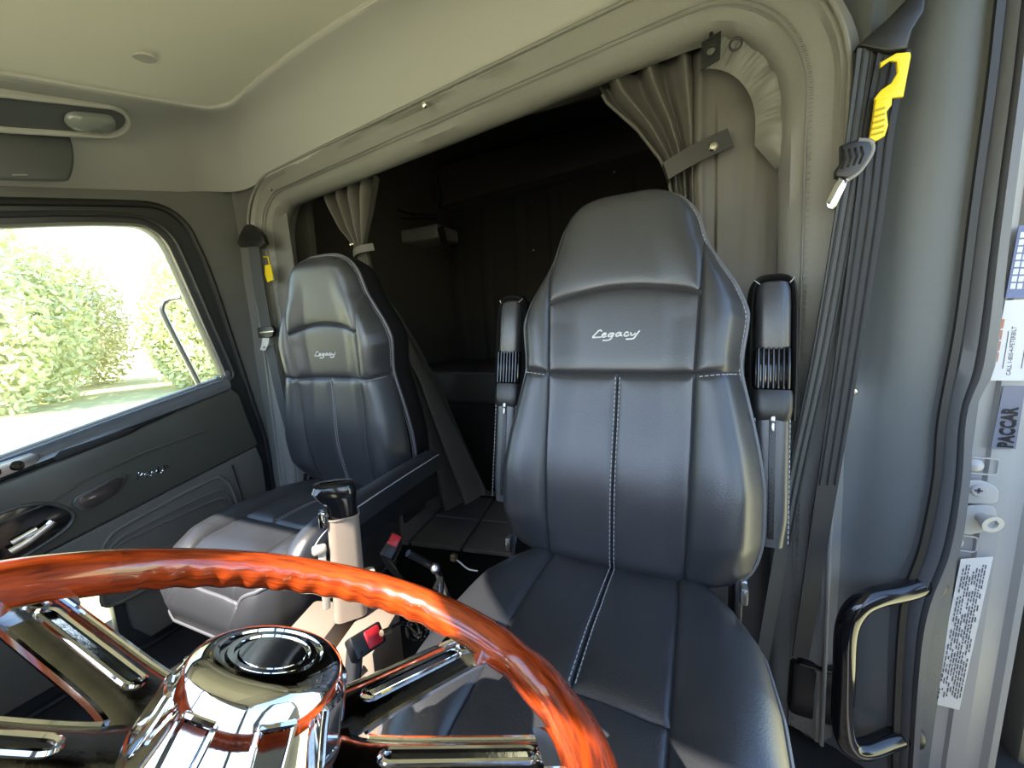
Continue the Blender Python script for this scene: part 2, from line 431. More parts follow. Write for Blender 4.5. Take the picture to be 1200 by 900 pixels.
# ---- passenger side wall and door
EY, EZ = (0, 1, 0), (0, 0, 1)
door_out = [(.396, 1.372), (.656, 1.432), (.72, 1.442), (.762, 1.432), (.80, 1.395), (.82, 1.34), (.852, 1.215), (.90, .925), (.935, .712), (.955, .60), (.962, .45), (.955, .10), (.92, .02), (-.27, .02), (-.29, .1), (-.29, 1.0), (-.25, 1.16), (-.10, 1.25), (.15, 1.31)]
door_out = [tuple(q) for q in cr(door_out, 4, True)]
win = [(.387, 1.312), (.548, 1.352), (.66, 1.372), (.70, 1.366), (.732, 1.335), (.755, 1.264), (.805, 1.06), (.848, .885), (.842, .862), (.814, .850), (.55, .785), (.298, .722), (-.12, .615), (-.19, .64), (-.20, .9), (-.14, 1.12), (.05, 1.22)]
win = [tuple(q) for q in cr(win, 5, True)]
peep = rrect(0.085, 0.25, 0.02, 5, (0.396, 0.172))
def grow(l, d):
    c = np.array(l); t = np.roll(c, -1, 0)-np.roll(c, 1, 0); t /= np.linalg.norm(t, axis=1)[:, None]
    n = np.c_[t[:, 1], -t[:, 0]]
    a = 0.5*np.sum(c[:, 0]*np.roll(c[:, 1], -1)-np.roll(c[:, 0], -1)*c[:, 1])
    return [tuple(q) for q in (c+n*d*(1 if a > 0 else -1))]
top = [(1.02, 1.74)]+[(y, float(z_out(y))+0.16) for y in np.linspace(0.95, -0.32, 12)]
wall_left = tag(mesh_obj('wall_left', plate([[(-0.32, -0.02), (1.02, -0.02)]+top, grow(door_out, 0.012)], 0.05, (-1.645, 0, 0), EY, EZ, 0.004), mat('dark_grey_wall', (0.13, 0.132, 0.128), 0.5, bump=0.15, bscale=420, kind='leather')),
               'dark grey side wall around the passenger door', kind='structure')
mesh_obj('door_seal', tube([(-1.622, y, z) for y, z in grow(door_out, 0.006)], 0.011, 8, True), M_rubber, wall_left)
door = tag(mesh_obj('door_1', plate([door_out, win, peep], 0.05, (-1.65, 0, 0), EY, EZ, 0.008), M_doorfr), 'passenger door with dark window frame', kind='structure')
mesh_obj('frame_moulding', tube([(-1.622, y, z) for y, z in [q for q in grow(win, 0.030)[:45]]], 0.008, 8), M_doorfr, door)
mesh_obj('glass_channel', tube([(-1.63, y, z) for y, z in grow(win, 0.004)], 0.006, 8, True), mat('satin_trim', (0.35, 0.34, 0.30), 0.3, metal=0.6), door)
# glass
gm = bpy.data.materials.new('window_glass'); gm.use_nodes = True
n = gm.node_tree; n.nodes.clear()
go = n.nodes.new('ShaderNodeOutputMaterial'); gmx = n.nodes.new('ShaderNodeMixShader'); gt = n.nodes.new('ShaderNodeBsdfTransparent'); gg = n.nodes.new('ShaderNodeBsdfGlossy'); lw = n.nodes.new('ShaderNodeFresnel')
gt.inputs[0].default_value = (0.93, 0.96, 0.94, 1); gg.inputs['Roughness'].default_value = 0.02; lw.inputs['IOR'].default_value = 1.35
n.links.new(lw.outputs[0], gmx.inputs[0]); n.links.new(gt.outputs[0], gmx.inputs[1]); n.links.new(gg.outputs[0], gmx.inputs[2]); n.links.new(gmx.outputs[0], go.inputs[0])
window1 = tag(mesh_obj('window_1', plate([grow(win, 0.004)], 0.005, (-1.655, 0, 0), EY, EZ), gm, smooth=False), 'clear side window of the passenger door', kind='structure')
window2 = tag(mesh_obj('window_2', plate([grow(peep, 0.004)], 0.005, (-1.655, 0, 0), EY, EZ), gm, smooth=False), 'small low window in the passenger door', kind='structure')
def yz(l, X=-1.60): return [(q[1], q[2]) for q in PL(l, X=X)]
# belt ledge under the glass
la = np.array([(-.15, .608), (.298, .716), (.55, .779), (.80, .838), (.85, .852)]); la = cr(np.c_[la, la[:, 0]*0], 8)[:, :2]
rows = [[(-1.632, y, z+0.003), (-1.615, y, z+0.004), (-1.600, y, z-0.004), (-1.590, y, z-0.018), (-1.588, y, z-0.034), (-1.605, y, z-0.045)] for y, z in la]
mesh_obj('belt_ledge', grid(rows), mat('ledge_gloss', (0.10, 0.105, 0.11), 0.18, coat=0.5), door)
mesh_obj('ledge_slot', plate([yz([(62, 537), (70, 529), (150, 502), (163, 500), (150, 508), (66, 540)], -1.588)], 0.012, (-1.5905, 0, 0), EY, EZ, 0.001), M_rubber, door)
sw = mesh_obj('switch_panel', plate([yz([(-40, 574), (0, 560), (38, 545), (46, 538), (44, 532), (36, 531), (0, 543), (-40, 556)], -1.588)], 0.012, (-1.588, 0, 0), EY, EZ, 0.002), M_steel, door)
for px in ((20, 545), (-8, 553)):
    c = P(*px, X=-1.582); mesh_obj('switch', lathe([(0.001, 0.006), (0.011, 0.005), (0.014, -0.004)], (-1.582, c[1], c[2]), (1, 0, .5), 16), M_blackgl, sw)
# upper glossy panel and lower grey panel
up = yz([(-60, 590), (0, 566), (150, 508), (270, 455), (280, 462), (290, 490), (303, 521), (180, 584), (48, 651), (-60, 706)])
mesh_obj('upper_panel', plate([up], 0.04, (-1.615, 0, 0), EY, EZ, 0.008), M_doorup, door)
lowp = [(.255, .43), (.32, .437), (.914, .564), (.93, .50), (.93, .06), (.50, .04), (.465, .10), (.455, .30), (.43, .32), (.36, .32), (.34, .30), (.34, .06), (-.2, .06), (-.2, .33)]
mesh_obj('lower_panel', plate([lowp], 0.03, (-1.614, 0, 0), EY, EZ, 0.006), M_doorlow, door)
ov = np.c_[np.array(yz([(118, 652), (126, 632), (150, 613), (245, 563), (262, 562), (272, 575), (279, 606), (262, 632), (140, 706), (118, 690)], -1.598)), np.zeros(10)]
ovc = cr(ov, 5, True)[:, :2]
mp = mesh_obj('map_pocket', plate([[tuple(q) for q in ovc]], 0.018, (-1.604, 0, 0), EY, EZ, 0.006), M_doorlow, door)
mesh_obj('pocket_ridge', tube([(-1.596, y, z) for y, z in ovc], 0.006, 8, True), M_doorlow, mp)
cen = ovc.mean(0)
for s in (0.62, 0.36):
    mesh_obj('pocket_ridge', tube([(-1.594, *(cen+(q-cen)*np.array([.92, s]))) for q in ovc], 0.0035, 6, True), M_doorlow, mp)
mesh_obj('panel_seam', tube([(-1.597, q[0], q[1]) for q in yz([(272, 545), (282, 575), (289, 605)], -1.597)], 0.003, 6), M_doorfr, door)
# crease above the seam, courtesy lamp, handle recess, chrome handle, script emblem
mesh_obj('crease', tube([(-1.594, *q) for q in yz([(-40, 628), (60, 588), (100, 562), (170, 530), (240, 505)], -1.594)], 0.0035, 6), M_doorup, door)
lm = yz([(84, 592), (88, 583), (140, 555), (150, 556), (147, 566), (138, 578), (106, 597), (94, 600)], -1.59)
lp = mesh_obj('courtesy_lamp', plate([lm], 0.010, (-1.593, 0, 0), EY, EZ, 0.003), M_doorup, door)
cl = np.array(lm).mean(0)
mesh_obj('lamp_lens', plate([[tuple(cl+(np.array(q)-cl)*.8) for q in lm]], 0.004, (-1.587, 0, 0), EY, EZ, 0.001), mat('smoked_lens', (0.06, 0.045, 0.038), 0.06, coat=1.0), lp)
rc = np.c_[np.array(yz([(-60, 640), (0, 602), (50, 590), (82, 598), (84, 612), (60, 632), (0, 668), (-60, 700)], -1.592)), np.zeros(8)]
rcl = cr(rc, 5, True)[:, :2]
hr = mesh_obj('handle_recess', plate([[tuple(q) for q in rcl]], 0.004, (-1.5945, 0, 0), EY, EZ, 0.001), M_blackgl, door)
mesh_obj('recess_rim', tube([(-1.592, *q) for q in rcl], 0.005, 8, True), M_doorup, hr)
hp = PL([(12, 647), (30, 637), (45, 626), (58, 616), (63, 611)], X=-1.578)
mesh_obj('door_handle', sweep(cr(hp, 5), circ(0.010, 10, 0.005)), M_chrome, hr)
hp2 = PL([(14, 637), (30, 628), (44, 620)], X=-1.585)
mesh_obj('handle_bezel', sweep(cr(hp2, 5), circ(0.008, 10, 0.004)), M_chrome, hr)

# lettering drawn as strokes
LEG = [[(365, 262), (345, 240), (320, 243), (285, 275), (225, 342), (260, 347), (310, 346), (358, 345)],
       [(372, 318), (412, 308), (430, 292), (405, 285), (376, 308), (373, 338), (398, 345), (440, 328)],
       [(538, 292), (505, 288), (472, 308), (465, 333), (492, 338), (527, 310), (548, 285), (530, 330), (500, 378), (450, 397), (380, 395)],
       [(652, 288), (612, 285), (582, 308), (580, 333), (610, 335), (645, 305), (658, 285), (648, 325), (672, 335)],
       [(758, 292), (732, 280), (706, 300), (700, 330), (730, 338), (768, 318)],
       [(790, 285), (794, 310), (803, 330), (832, 324), (862, 298)], [(918, 265), (880, 315), (850, 360), (820, 382), (725, 385)]]
PET = [[(0, 0), (20, 60), (30, 75), (50, 60), (30, 40), (18, 42)], [(60, 20), (75, 30), (70, 42), (58, 30), (62, 8), (80, 5)], [(95, 60), (92, 20), (98, 6), (108, 8)], [(84, 42), (110, 44)],
       [(115, 20), (130, 30), (124, 42), (113, 30), (117, 8), (134, 5)], [(142, 5), (146, 40), (150, 30), (160, 40), (168, 36)], [(176, 75), (172, 8), (190, 6), (196, 25), (178, 32)],
       [(206, 38), (206, 8), (214, 6)], [(228, 75), (222, 10), (232, 5)], [(248, 62), (244, 12), (254, 5)], [(236, 42), (262, 46)]]
def script(strokes, o, ex, ey, s, r, c=(0, 0), flip=1):
    ds = []
    for k in strokes:
        q = np.array(k, float)
        ds.append(tube(cr([np.asarray(o)+np.asarray(ex)*(a-c[0])*s+np.asarray(ey)*(b-c[1])*s*flip for a, b in q], 4), r, 5))
    return merge(*ds)
ea, eb = P(161, 563, X=-1.592), P(199, 551, X=-1.592); ed = eb-ea; el = np.linalg.norm(ed); ed /= el
mesh_obj('emblem', script(PET, ea, ed, np.cross((1, 0, 0), ed), el/262, 0.0010), M_chrome, door)

# ---- sleeper behind the opening
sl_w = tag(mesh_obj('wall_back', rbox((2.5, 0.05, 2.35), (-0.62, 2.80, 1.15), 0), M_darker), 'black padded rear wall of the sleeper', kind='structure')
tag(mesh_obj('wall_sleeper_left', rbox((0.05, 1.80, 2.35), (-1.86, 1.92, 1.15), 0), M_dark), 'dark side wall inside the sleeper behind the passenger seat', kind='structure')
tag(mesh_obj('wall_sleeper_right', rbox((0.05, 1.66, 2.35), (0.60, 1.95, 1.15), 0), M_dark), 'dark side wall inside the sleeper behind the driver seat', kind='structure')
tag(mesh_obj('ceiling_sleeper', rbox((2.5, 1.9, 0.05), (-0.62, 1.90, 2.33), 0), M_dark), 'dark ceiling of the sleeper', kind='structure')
# front bulkhead above the header and beside the opening
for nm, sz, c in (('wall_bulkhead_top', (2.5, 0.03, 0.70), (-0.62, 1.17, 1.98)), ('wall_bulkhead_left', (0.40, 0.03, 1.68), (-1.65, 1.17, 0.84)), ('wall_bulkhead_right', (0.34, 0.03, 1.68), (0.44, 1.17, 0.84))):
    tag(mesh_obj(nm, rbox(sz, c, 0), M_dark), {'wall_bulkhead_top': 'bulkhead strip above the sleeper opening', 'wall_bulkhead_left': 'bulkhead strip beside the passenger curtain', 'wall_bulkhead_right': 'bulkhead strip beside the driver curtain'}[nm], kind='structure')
# upper padded band with its seam and snaps
a0, a1 = P(533, 243, Y=2.76), P(763, 182, Y=2.76); dz = (a1[2]-a0[2])/(a1[0]-a0[0])
bz = lambda x: a0[2]+dz*(x-a0[0])
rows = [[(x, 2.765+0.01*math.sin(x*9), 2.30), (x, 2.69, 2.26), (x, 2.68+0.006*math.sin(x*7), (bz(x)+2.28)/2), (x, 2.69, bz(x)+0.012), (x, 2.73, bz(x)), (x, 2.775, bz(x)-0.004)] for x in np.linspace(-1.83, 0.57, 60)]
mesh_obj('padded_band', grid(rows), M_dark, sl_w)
for px in ((720, 201), (668, 214), (622, 235), (625, 293)):
    c = P(*px, Y=2.765); mesh_obj('snap_button', lathe([(0.0005, 0.006), (0.008, 0.004), (0.011, -0.002)], c, (0, -1, 0), 12), M_snap, sl_w)
for k in range(9):                                       # vertical folds in the padding
    x = -1.75+k*0.27
    mesh_obj('padding_fold', sweep([(x+0.02*math.sin(z*3+k), 2.772, z) for z in np.linspace(0.75, bz(x)-0.02, 12)], circ(0.05, 10, 0.014), up=(1, 0, 0), fixed_up=True), M_darker, sl_w)

# ---- front of the cab behind the lens: dash, windscreen frame
tag(mesh_obj('wall_front', merge(rbox((2.05, 0.42, 0.86), (-0.605, -0.62, 0.43), 0.03), rbox((0.62, 0.20, 0.22), (-0.18, -0.38, 0.70), 0.03)), M_blackpl), 'black dashboard under the windscreen', kind='structure')
fr = []
for x in (-1.60, -0.605, 0.39):
    fr.append(tube([(x, -0.78, 0.84), (x, -0.30, 1.50)], 0.035 if x != -0.605 else 0.018, 8))
fr.append(tube([(-1.62, -0.30, 1.48), (-0.6, -0.32, 1.56), (0.41, -0.30, 1.50)], 0.035, 8))
t3 = tag(mesh_obj('trim_3', merge(*fr), M_doorfr), 'windscreen pillars and header', kind='structure')
mesh_obj('visor_light_block', plate([[(-0.56, 1.56), (-0.36, 1.385), (-0.30, 1.365), (0.36, 1.33), (0.40, 1.36), (0.40, 1.54)]], 0.02, (0, -0.36, 0), (1, 0, 0), (0, 0, 1), 0.004), M_wall, t3)  # unseen lowered visor, added to keep the sun off the driver cushion
# unseen open driver door, added to block light from the doorway
dd = math.radians(42); dx_ = np.array([math.sin(dd), math.cos(dd), 0.0])
d2_ = tag(mesh_obj('door_light_block', plate([[(0.0, -0.05), (1.2, -0.05), (1.2, 0.9), (1.12, 1.42), (0.55, 1.42), (0.02, 1.1)], [(0.12, 0.68), (1.1, 0.86), (1.05, 1.34), (0.58, 1.34), (0.12, 1.08)]], 0.05, (0.47, -0.33, 0), dx_, (0, 0, 1), 0.008), M_doorlow), 'unseen open driver door added to block doorway light', kind='structure')
bounce_hood = [[(x, y, 0.80-0.10*((x+.62)/.62)**4+0.09*(y+2.9)/2.1-0.4*max(0, abs(x+.62)-.55)) for y in np.linspace(-0.85, -2.9, 10)] for x in np.linspace(-1.3, 0.06, 24)]  # unseen bonnet, added to bounce yellow sunlight up to the headliner
tag(mesh_obj('trim_bounce', grid(bounce_hood), mat('bounce_bonnet_paint', (0.84, 0.72, 0.32), 0.3, coat=0.5)), 'unseen pale gold bonnet added to bounce yellow light into the cab', kind='structure')
tag(mesh_obj('wall_sill', merge(rbox((0.06, 1.3, 0.10), (0.45, 0.30, -0.03), 0.01), rbox((0.06, 0.36, 0.9), (0.42, -0.62, 0.42), 0.01)), M_alu), 'driver doorway sill and cowl side', kind='structure')
tag(mesh_obj('wall_cowl', rbox((0.06, 0.5, 1.0), (-1.66, -0.56, 0.45), 0.01), M_doorfr), 'cowl side ahead of the passenger door', kind='structure')
# ================================================================== SEATS
HW_Z = np.array([-0.012, 0.0, 0.015, 0.04, 0.09, 0.18, 0.25, 0.32, 0.385, 0.42, 0.49, 0.52, 0.56, 0.60, 0.645, 0.695, 0.722, 0.742, 0.756, 0.763])
HW_X = np.array([0.150, 0.19, 0.218, 0.238, 0.251, 0.252, 0.243, 0.229, 0.215, 0.214, 0.222, 0.217, 0.200, 0.176, 0.152, 0.137, 0.122, 0.102, 0.075, 0.04])
def back_hw(z): return np.interp(z, HW_Z, HW_X)
XSZ = [-0.02, 0.15, 0.25, 0.385, 0.53, 0.66, 0.78]; XSX = [0.128, 0.134, 0.137, 0.139, 0.145, 0.148, 0.150]
def xs(z): return np.interp(z, XSZ, XSX)
def arc(x): return 0.530+0.028*(1-(x/0.145)**2)
ZS = 0.385
zz = np.linspace(-0.02, 0.66, 30)
B_SEAMS = [[(s*float(xs(z)), z) for z in zz] for s in (-1, 1)]
B_SEAMS += [[(x, arc(x)) for x in np.linspace(-.144, .144, 20)], [(-0.22, ZS+0.010), (-0.139, ZS), (0.139, ZS), (0.22, ZS+0.010)], [(0, ZS), (0, -0.02)]]
def back_depth(X, Z):
    hw = back_hw(Z)+1e-6; u = np.clip(abs(X)/hw, 0, 1)
    d = -0.052*(1-np.sqrt(np.clip(1-u**7, 0, 1)))
    d += 0.030*sstep(0.35, 0.80, u)*(1-sstep(0.84, 1.0, u))*sstep(0.75, 0.45, Z)*sstep(0.0, 0.1, Z)       # bolsters
    top = np.clip((0.763-Z)/0.05, 0, 1); d -= 0.045*(1-np.sqrt(np.clip(1-(1-top)**3, 0, 1)))
    bot = np.clip((Z+0.012)/0.05, 0, 1); d -= 0.045*(1-np.sqrt(np.clip(1-(1-bot)**3, 0, 1)))
    d += 0.022*np.exp(-((Z-0.17)/0.14)**2)                                       # lumbar
    dm = np.full(X.shape, 9.0)
    for s in B_SEAMS: dm = np.minimum(dm, dist_poly(X, Z, s))
    d += 0.0055*(1-np.exp(-dm/0.010))-0.0045*np.exp(-(dm/0.0030)**2)
    return d

def region_meshes(V3, reg, names, m, parent, ids=None):
    """split a grid (nu,nv,3) into one mesh per region id"""
    nu, nv = reg.shape[0]+1, reg.shape[1]+1
    v, f = grid(V3); f = np.array(f); r = reg.reshape(-1)
    out = []
    for k, nm in names:
        sel = f[r == k]
        if len(sel) == 0: continue
        us, inv = np.unique(sel.reshape(-1), return_inverse=True)
        out.append(mesh_obj(nm, (v[us], inv.reshape(-1, 4)), m, parent))
    return out

def stitches(pts, L=0.006, gap=0.003, r=0.0009):
    p = np.asarray(pts); s = np.r_[0, np.cumsum(np.linalg.norm(np.diff(p, axis=0), axis=1))]
    ds = []; a = 0.0
    while a+L < s[-1]:
        q = [np.array([np.interp(t, s, p[:, k]) for k in range(3)]) for t in (a, a+L)]
        ds.append(sweep(q, circ(r, 4))); a += L+gap
    return merge(*ds)

def make_seat(name, label, pivot, recline, yaw, arms):
    root = empty(name, (pivot[0], pivot[1], 0.0), yaw)
    tag(root, label, 'seat', 'air-ride truck seats')
    zp = pivot[2]
    # ---------------- backrest (local: x, forward = -y, z along the back)
    Rb = rot('X', -recline)
    loop = [(-back_hw(z), z) for z in HW_Z]+[(back_hw(z), z) for z in HW_Z[::-1]]
    loop = np.array(loop)
    rings = []
    for dy, s in ((-0.004, .985), (0.01, 1.0), (0.05, 1.0), (0.085, 0.97), (0.105, 0.88), (0.11, 0.7)):
        c = np.array([0, 0.36]); q = c+(loop-c)*s
        rings.append(np.c_[q[:, 0], np.full(len(q), dy+0.05), q[:, 1]])
    v, f = grid(np.array(rings), False, True); f = list(f)+[tuple(5*len(loop)+i for i in range(len(loop)))]
    back = mesh_obj('backrest', (v, f), M_leather2, root)
    back.location = (0, 0, zp); back.rotation_euler = (-recline, 0, 0)
    us = 0.60
    U = np.r_[-1+np.linspace(0, 1, 25)[:-1]**0.6*0+np.sin(np.linspace(0, 1, 25)[:-1]*math.pi/2-math.pi/2)*0+np.linspace(0, 1, 25)[:-1]*0.4, np.linspace(-us, 0, 33)[:-1], np.linspace(0, us, 33)[:-1], us+np.linspace(0, 1, 25)*0.4]
    def ease(n, k=1.6): q = np.linspace(0, 1, n); return q
    b0, b3 = -0.012, 0.763
    n1, n2, n3 = 70, 36, 56
    zt = np.r_[np.linspace(0, 1, n1+1)[:-1]**1.35, 1+np.linspace(0, 1, n2+1)[:-1], 2+1-(1-np.linspace(0, 1, n3+1))**1.5]
    Z = np.zeros((len(zt), len(U))); X = np.zeros_like(Z)
    for j, u_ in enumerate(U):
        c_ = min(1.0, abs(u_)/us); q_ = max(0.0, (abs(u_)-us)/(1-us))
        b1 = ZS+0.010*q_; b2 = 0.530+0.028*(1-c_**2)+0.01*q_
        Z[:, j] = np.interp(zt, [0, 1, 2, 3], [b0, b1, b2, b3])
        hw_ = back_hw(Z[:, j]); xs_ = np.minimum(xs(Z[:, j]), 0.965*hw_)
        q2 = math.sin(q_*math.pi/2*0.96)/math.sin(math.pi/2*0.96)
        X[:, j] = np.sign(u_)*(xs_*c_+(hw_-xs_)*q2)
    D = back_depth(X, Z)
    V3 = np.stack([X, -D, Z], -1)
    ui = (U[:-1]+U[1:])/2; ti = (zt[:-1]+zt[1:])/2
    UU, TT = np.meshgrid(ui, ti); zc = (Z[:-1, :-1]+Z[1:, 1:])/2
    reg = np.where(abs(UU) < us, np.where(TT > 2, 1, np.where(TT > 1, 2, np.where(UU < 0, 3, 4))), np.where(TT > 1, np.where(UU < 0, 5, 6), np.where(UU < 0, 7, 8)))
    reg = np.where(zc > 0.648, 1, reg)
    region_meshes(V3, reg, [(1, 'headrest_panel'), (2, 'emblem_panel'), (3, 'lower_panel'), (4, 'lower_panel'), (5, 'shoulder_panel'), (6, 'shoulder_panel'), (7, 'side_bolster'), (8, 'side_bolster')], M_leather, back)
    edge = [(-back_hw(z)*1.006, 0.044, 0.36+(z-0.36)*1.006) for z in HW_Z[1:]]+[(back_hw(z)*1.006, 0.044, 0.36+(z-0.36)*1.006) for z in HW_Z[:0:-1]]
    edge = cr(edge, 4)
    mesh_obj('piping', tube(edge, 0.005, 8), M_piping, back)
    e2 = edge.copy(); e2[:, 1] -= 0.0085; e2[:, 0] *= 0.987; e2[:, 2] = 0.36+(e2[:, 2]-0.36)*0.992
    sd = [stitches(e2)]
    def onb(l): 
        a = np.array(l); dd = back_depth(a[:, :1], a[:, 1:])[:, 0]; return np.c_[a[:, 0], -dd-0.0007, a[:, 1]]
    for dx in (-0.004, 0.004): sd.append(stitches(onb([(dx, z) for z in np.linspace(0.0, ZS-0.006, 40)])))
    for s in (-1, 1): sd.append(stitches(onb([(s*x, ZS+0.010*(x-.139)/.08-0.006) for x in np.linspace(0.145, 0.208, 10)])))
    tag(mesh_obj('stitching', merge(*sd), M_thread, back), kind='stuff')
    lc = np.array([572, 318])
    ld = []
    for k in LEG:
        q = np.array(k, float); q = cr(np.c_[q, q[:, 0]*0], 4)[:, :2]; q = np.c_[(q[:, 0]-lc[0])*0.000132-0.006, -(q[:, 1]-lc[1])*0.000132+0.462]
        ld.append(tube(onb(q), 0.0017, 5))
    mesh_obj('emblem', merge(*ld), mat('emblem_thread', (0.62, 0.62, 0.63), 0.5), back)
    # ---------------- cushion (local y: front negative), top at zp
    Yk = np.array([0.03, 0.02, 0.0, -0.04, -0.10, -0.20, -0.30, -0.38, -0.43, -0.455, -0.468])
    Wk = np.array([0.14, 0.165, 0.19, 0.215, 0.238, 0.244, 0.240, 0.226, 0.20, 0.168, 0.12])
    def chw(y): return np.interp(-y, -Yk, Wk)
    cs = [[(s*x, y) for x, y in ((0.118, 0.03), (0.122, -0.06), (0.121, -0.18), (0.120, -0.29), (0.118, -0.40), (0.10, -0.47))] for s in (-1, 1)]
    cs += [[(0, 0.03), (0, -0.285)], [(-0.121, -0.285), (0.121, -0.285)]]
    # right-hand bolster seam sweeps round like a D
    us = 0.55
    U = np.r_[np.linspace(-1, -us, 23)[:-1], np.linspace(-us, 0, 29)[:-1], np.linspace(0, us, 29)[:-1], np.linspace(us, 1, 23)]
    Yg = np.r_[0.03-0.315*np.linspace(0, 1, 71)[:-1]**1.3, -0.285-0.183*(1-(1-np.linspace(0, 1, 61))**1.4)]
    def sxf(y): return np.interp(-y, [-0.03, 0.06, 0.18, 0.29, 0.40, 0.47], [0.118, 0.122, 0.121, 0.120, 0.118, 0.10])
    X = np.zeros((len(Yg), len(U))); Y = np.repeat(Yg[:, None], len(U), 1)
    for j, u_ in enumerate(U):
        c_ = min(1.0, abs(u_)/us); q_ = max(0.0, (abs(u_)-us)/(1-us)); q2 = math.sin(q_*math.pi/2*0.96)/math.sin(math.pi/2*0.96)
        X[:, j] = np.sign(u_)*(sxf(Yg)*c_+(chw(Yg)-sxf(Yg))*q2)
    u = np.clip(abs(X)/chw(Y), 0, 1)
    Zt = 0.0+0.014*np.sin(np.clip(-Y/0.45, 0, 1)*math.pi)+0.016*sstep(.4, .8, u)*sstep(-0.468, -0.36, Y)-0.055*lerp(0.12, 1.0, sstep(-0.468, -0.39, Y))*(1-np.sqrt(np.clip(1-u**6, 0, 1)))
    fr_ = np.clip((Y+0.468)/0.10, 0, 1); Zt -= 0.065*(1-np.sqrt(np.clip(1-(1-fr_)**2.5, 0, 1)))
    bk = np.clip((0.03-Y)/0.04, 0, 1); Zt -= 0.035*(1-np.sqrt(np.clip(1-(1-bk)**2.5, 0, 1)))
    dm = np.full(X.shape, 9.0)
    for s in cs: dm = np.minimum(dm, dist_poly(X, Y, s))
    Zt += 0.007*sstep(-0.475, -0.42, Y)*(1-np.exp(-dm/0.012))-0.0035*np.exp(-(dm/0.0032)**2)
    for i in range(Zt.shape[0]):
        for j in range(Zt.shape[1]): Zt[i, j] += 0.0022*vnoise((X[i, j], Y[i, j], zp), 16, 5)
    V3 = np.stack([X, Y, Zt], -1)
    ui = (U[:-1]+U[1:])/2; UU, YY = np.meshgrid(ui, (Yg[:-1]+Yg[1:])/2)
    reg = np.where(abs(UU) < us, np.where(YY < -0.285, 3, np.where(UU < 0, 1, 2)), np.where(UU < 0, 4, 5))
    bd_ = np.concatenate([V3[:, 0][::3], V3[-1, 1:-1:4], V3[::-1, -1][::3], V3[0, -2:0:-4]])
    ed = bd_; fmask = sstep(-0.36, -0.46, ed[:, 1])
    r2 = ed.copy(); r2[:, 0] *= 1.03; r2[:, 1] = r2[:, 1]*1.01-0.022*fmask; r2[:, 2] = np.minimum(ed[:, 2]-0.035, -0.085)
    r3 = ed.copy(); r3[:, 0] *= 1.02; r3[:, 1] -= 0.014*fmask; r3[:, 2] = -0.165
    r4 = ed.copy(); r4[:, :2] = r4[:, :2]*[0.86, 0.9]; r4[:, 2] = -0.19
    v, f = grid(np.array([ed, r2, r3, r4]), False, True); f = list(f)+[tuple(3*len(ed)+i for i in range(len(ed)))]
    cush = mesh_obj('cushion', (v, f), M_leather, root, sharp=80)
    cush.location = (0, 0, zp)
    region_meshes(V3, reg, [(1, 'cushion_panel'), (2, 'cushion_panel'), (3, 'front_panel'), (4, 'side_bolster'), (5, 'side_bolster')], M_leather, cush)
    k_ = int(len(V3[:, 0][::3])*0.12)
    ee = ed[k_:len(V3[:, 0][::3])*2+len(V3[-1, 1:-1:4])-k_]
    ee = cr(ee, 2)
    mesh_obj('piping', tube(ee*[1.004, 1, 1], 0.0048, 8), M_piping, cush)
    def onc(l):
        o = []
        for x, y in l:
            i = np.argmin(abs(Yg-y)); j = np.argmin(abs(X[i]-x)); o.append((x, y, Zt[i, j]+0.0008))
        return np.array(o)
    e3 = ee*[0.985, 0.99, 1]; e3[:, 2] += 0.006
    sd = [stitches(e3)]
    for dx in (-0.0045, 0.0045): sd.append(stitches(onc([(dx, y) for y in np.linspace(0.0, -0.28, 40)])))
    tag(mesh_obj('stitching', merge(*sd), M_thread, cush), kind='stuff')
    mesh_obj('lower_piping', tube(r3*[1.004, 1, 1], 0.004, 6, True), M_piping, cush)
    # ---------------- suspension base
    bs = mesh_obj('seat_base', merge(rbox((0.38, 0.36, 0.05), (0, -0.2, zp-0.213), 0.01), rbox((0.34, 0.34, 0.10), (0, -0.2, 0.055), 0.02)), M_blackpl, root)
    nb = 7; rows = []
    for k in range(nb*2+1):
        z = 0.10+(zp-0.235-0.10)*k/(nb*2); s = 0.185 if k % 2 else 0.165
        rows.append([(x, y-0.2, z) for x, y in rrect(2*s, 2*s, 0.05)])
    mesh_obj('bellows', grid(np.array(rows), False, True), M_rubber, bs)
    # recliner bracket and knob on the outer side
    for s in (1, -1):
        rb = mesh_obj('recliner_bracket', plate([[(-0.05, -0.10), (0.06, -0.10), (0.075, 0.0), (0.06, 0.10), (0.02, 0.12), (-0.01, 0.06), (-0.05, 0.0)]], 0.012, (s*0.215, 0.05, zp+0.0), EY, EZ, 0.003), M_blackpl, root)
        mesh_obj('pivot_bolt', lathe([(0.001, 0.012), (0.010, 0.011), (0.013, 0.0), (0.013, -0.01)], (s*0.222, 0.06, zp-0.01), (s, 0, 0), 14), M_steel, rb)
        mesh_obj('bracket_cap', rbox((0.012, 0.022, 0.03), (s*0.222, -0.0, zp+0.01), 0.003), M_steel, rb)
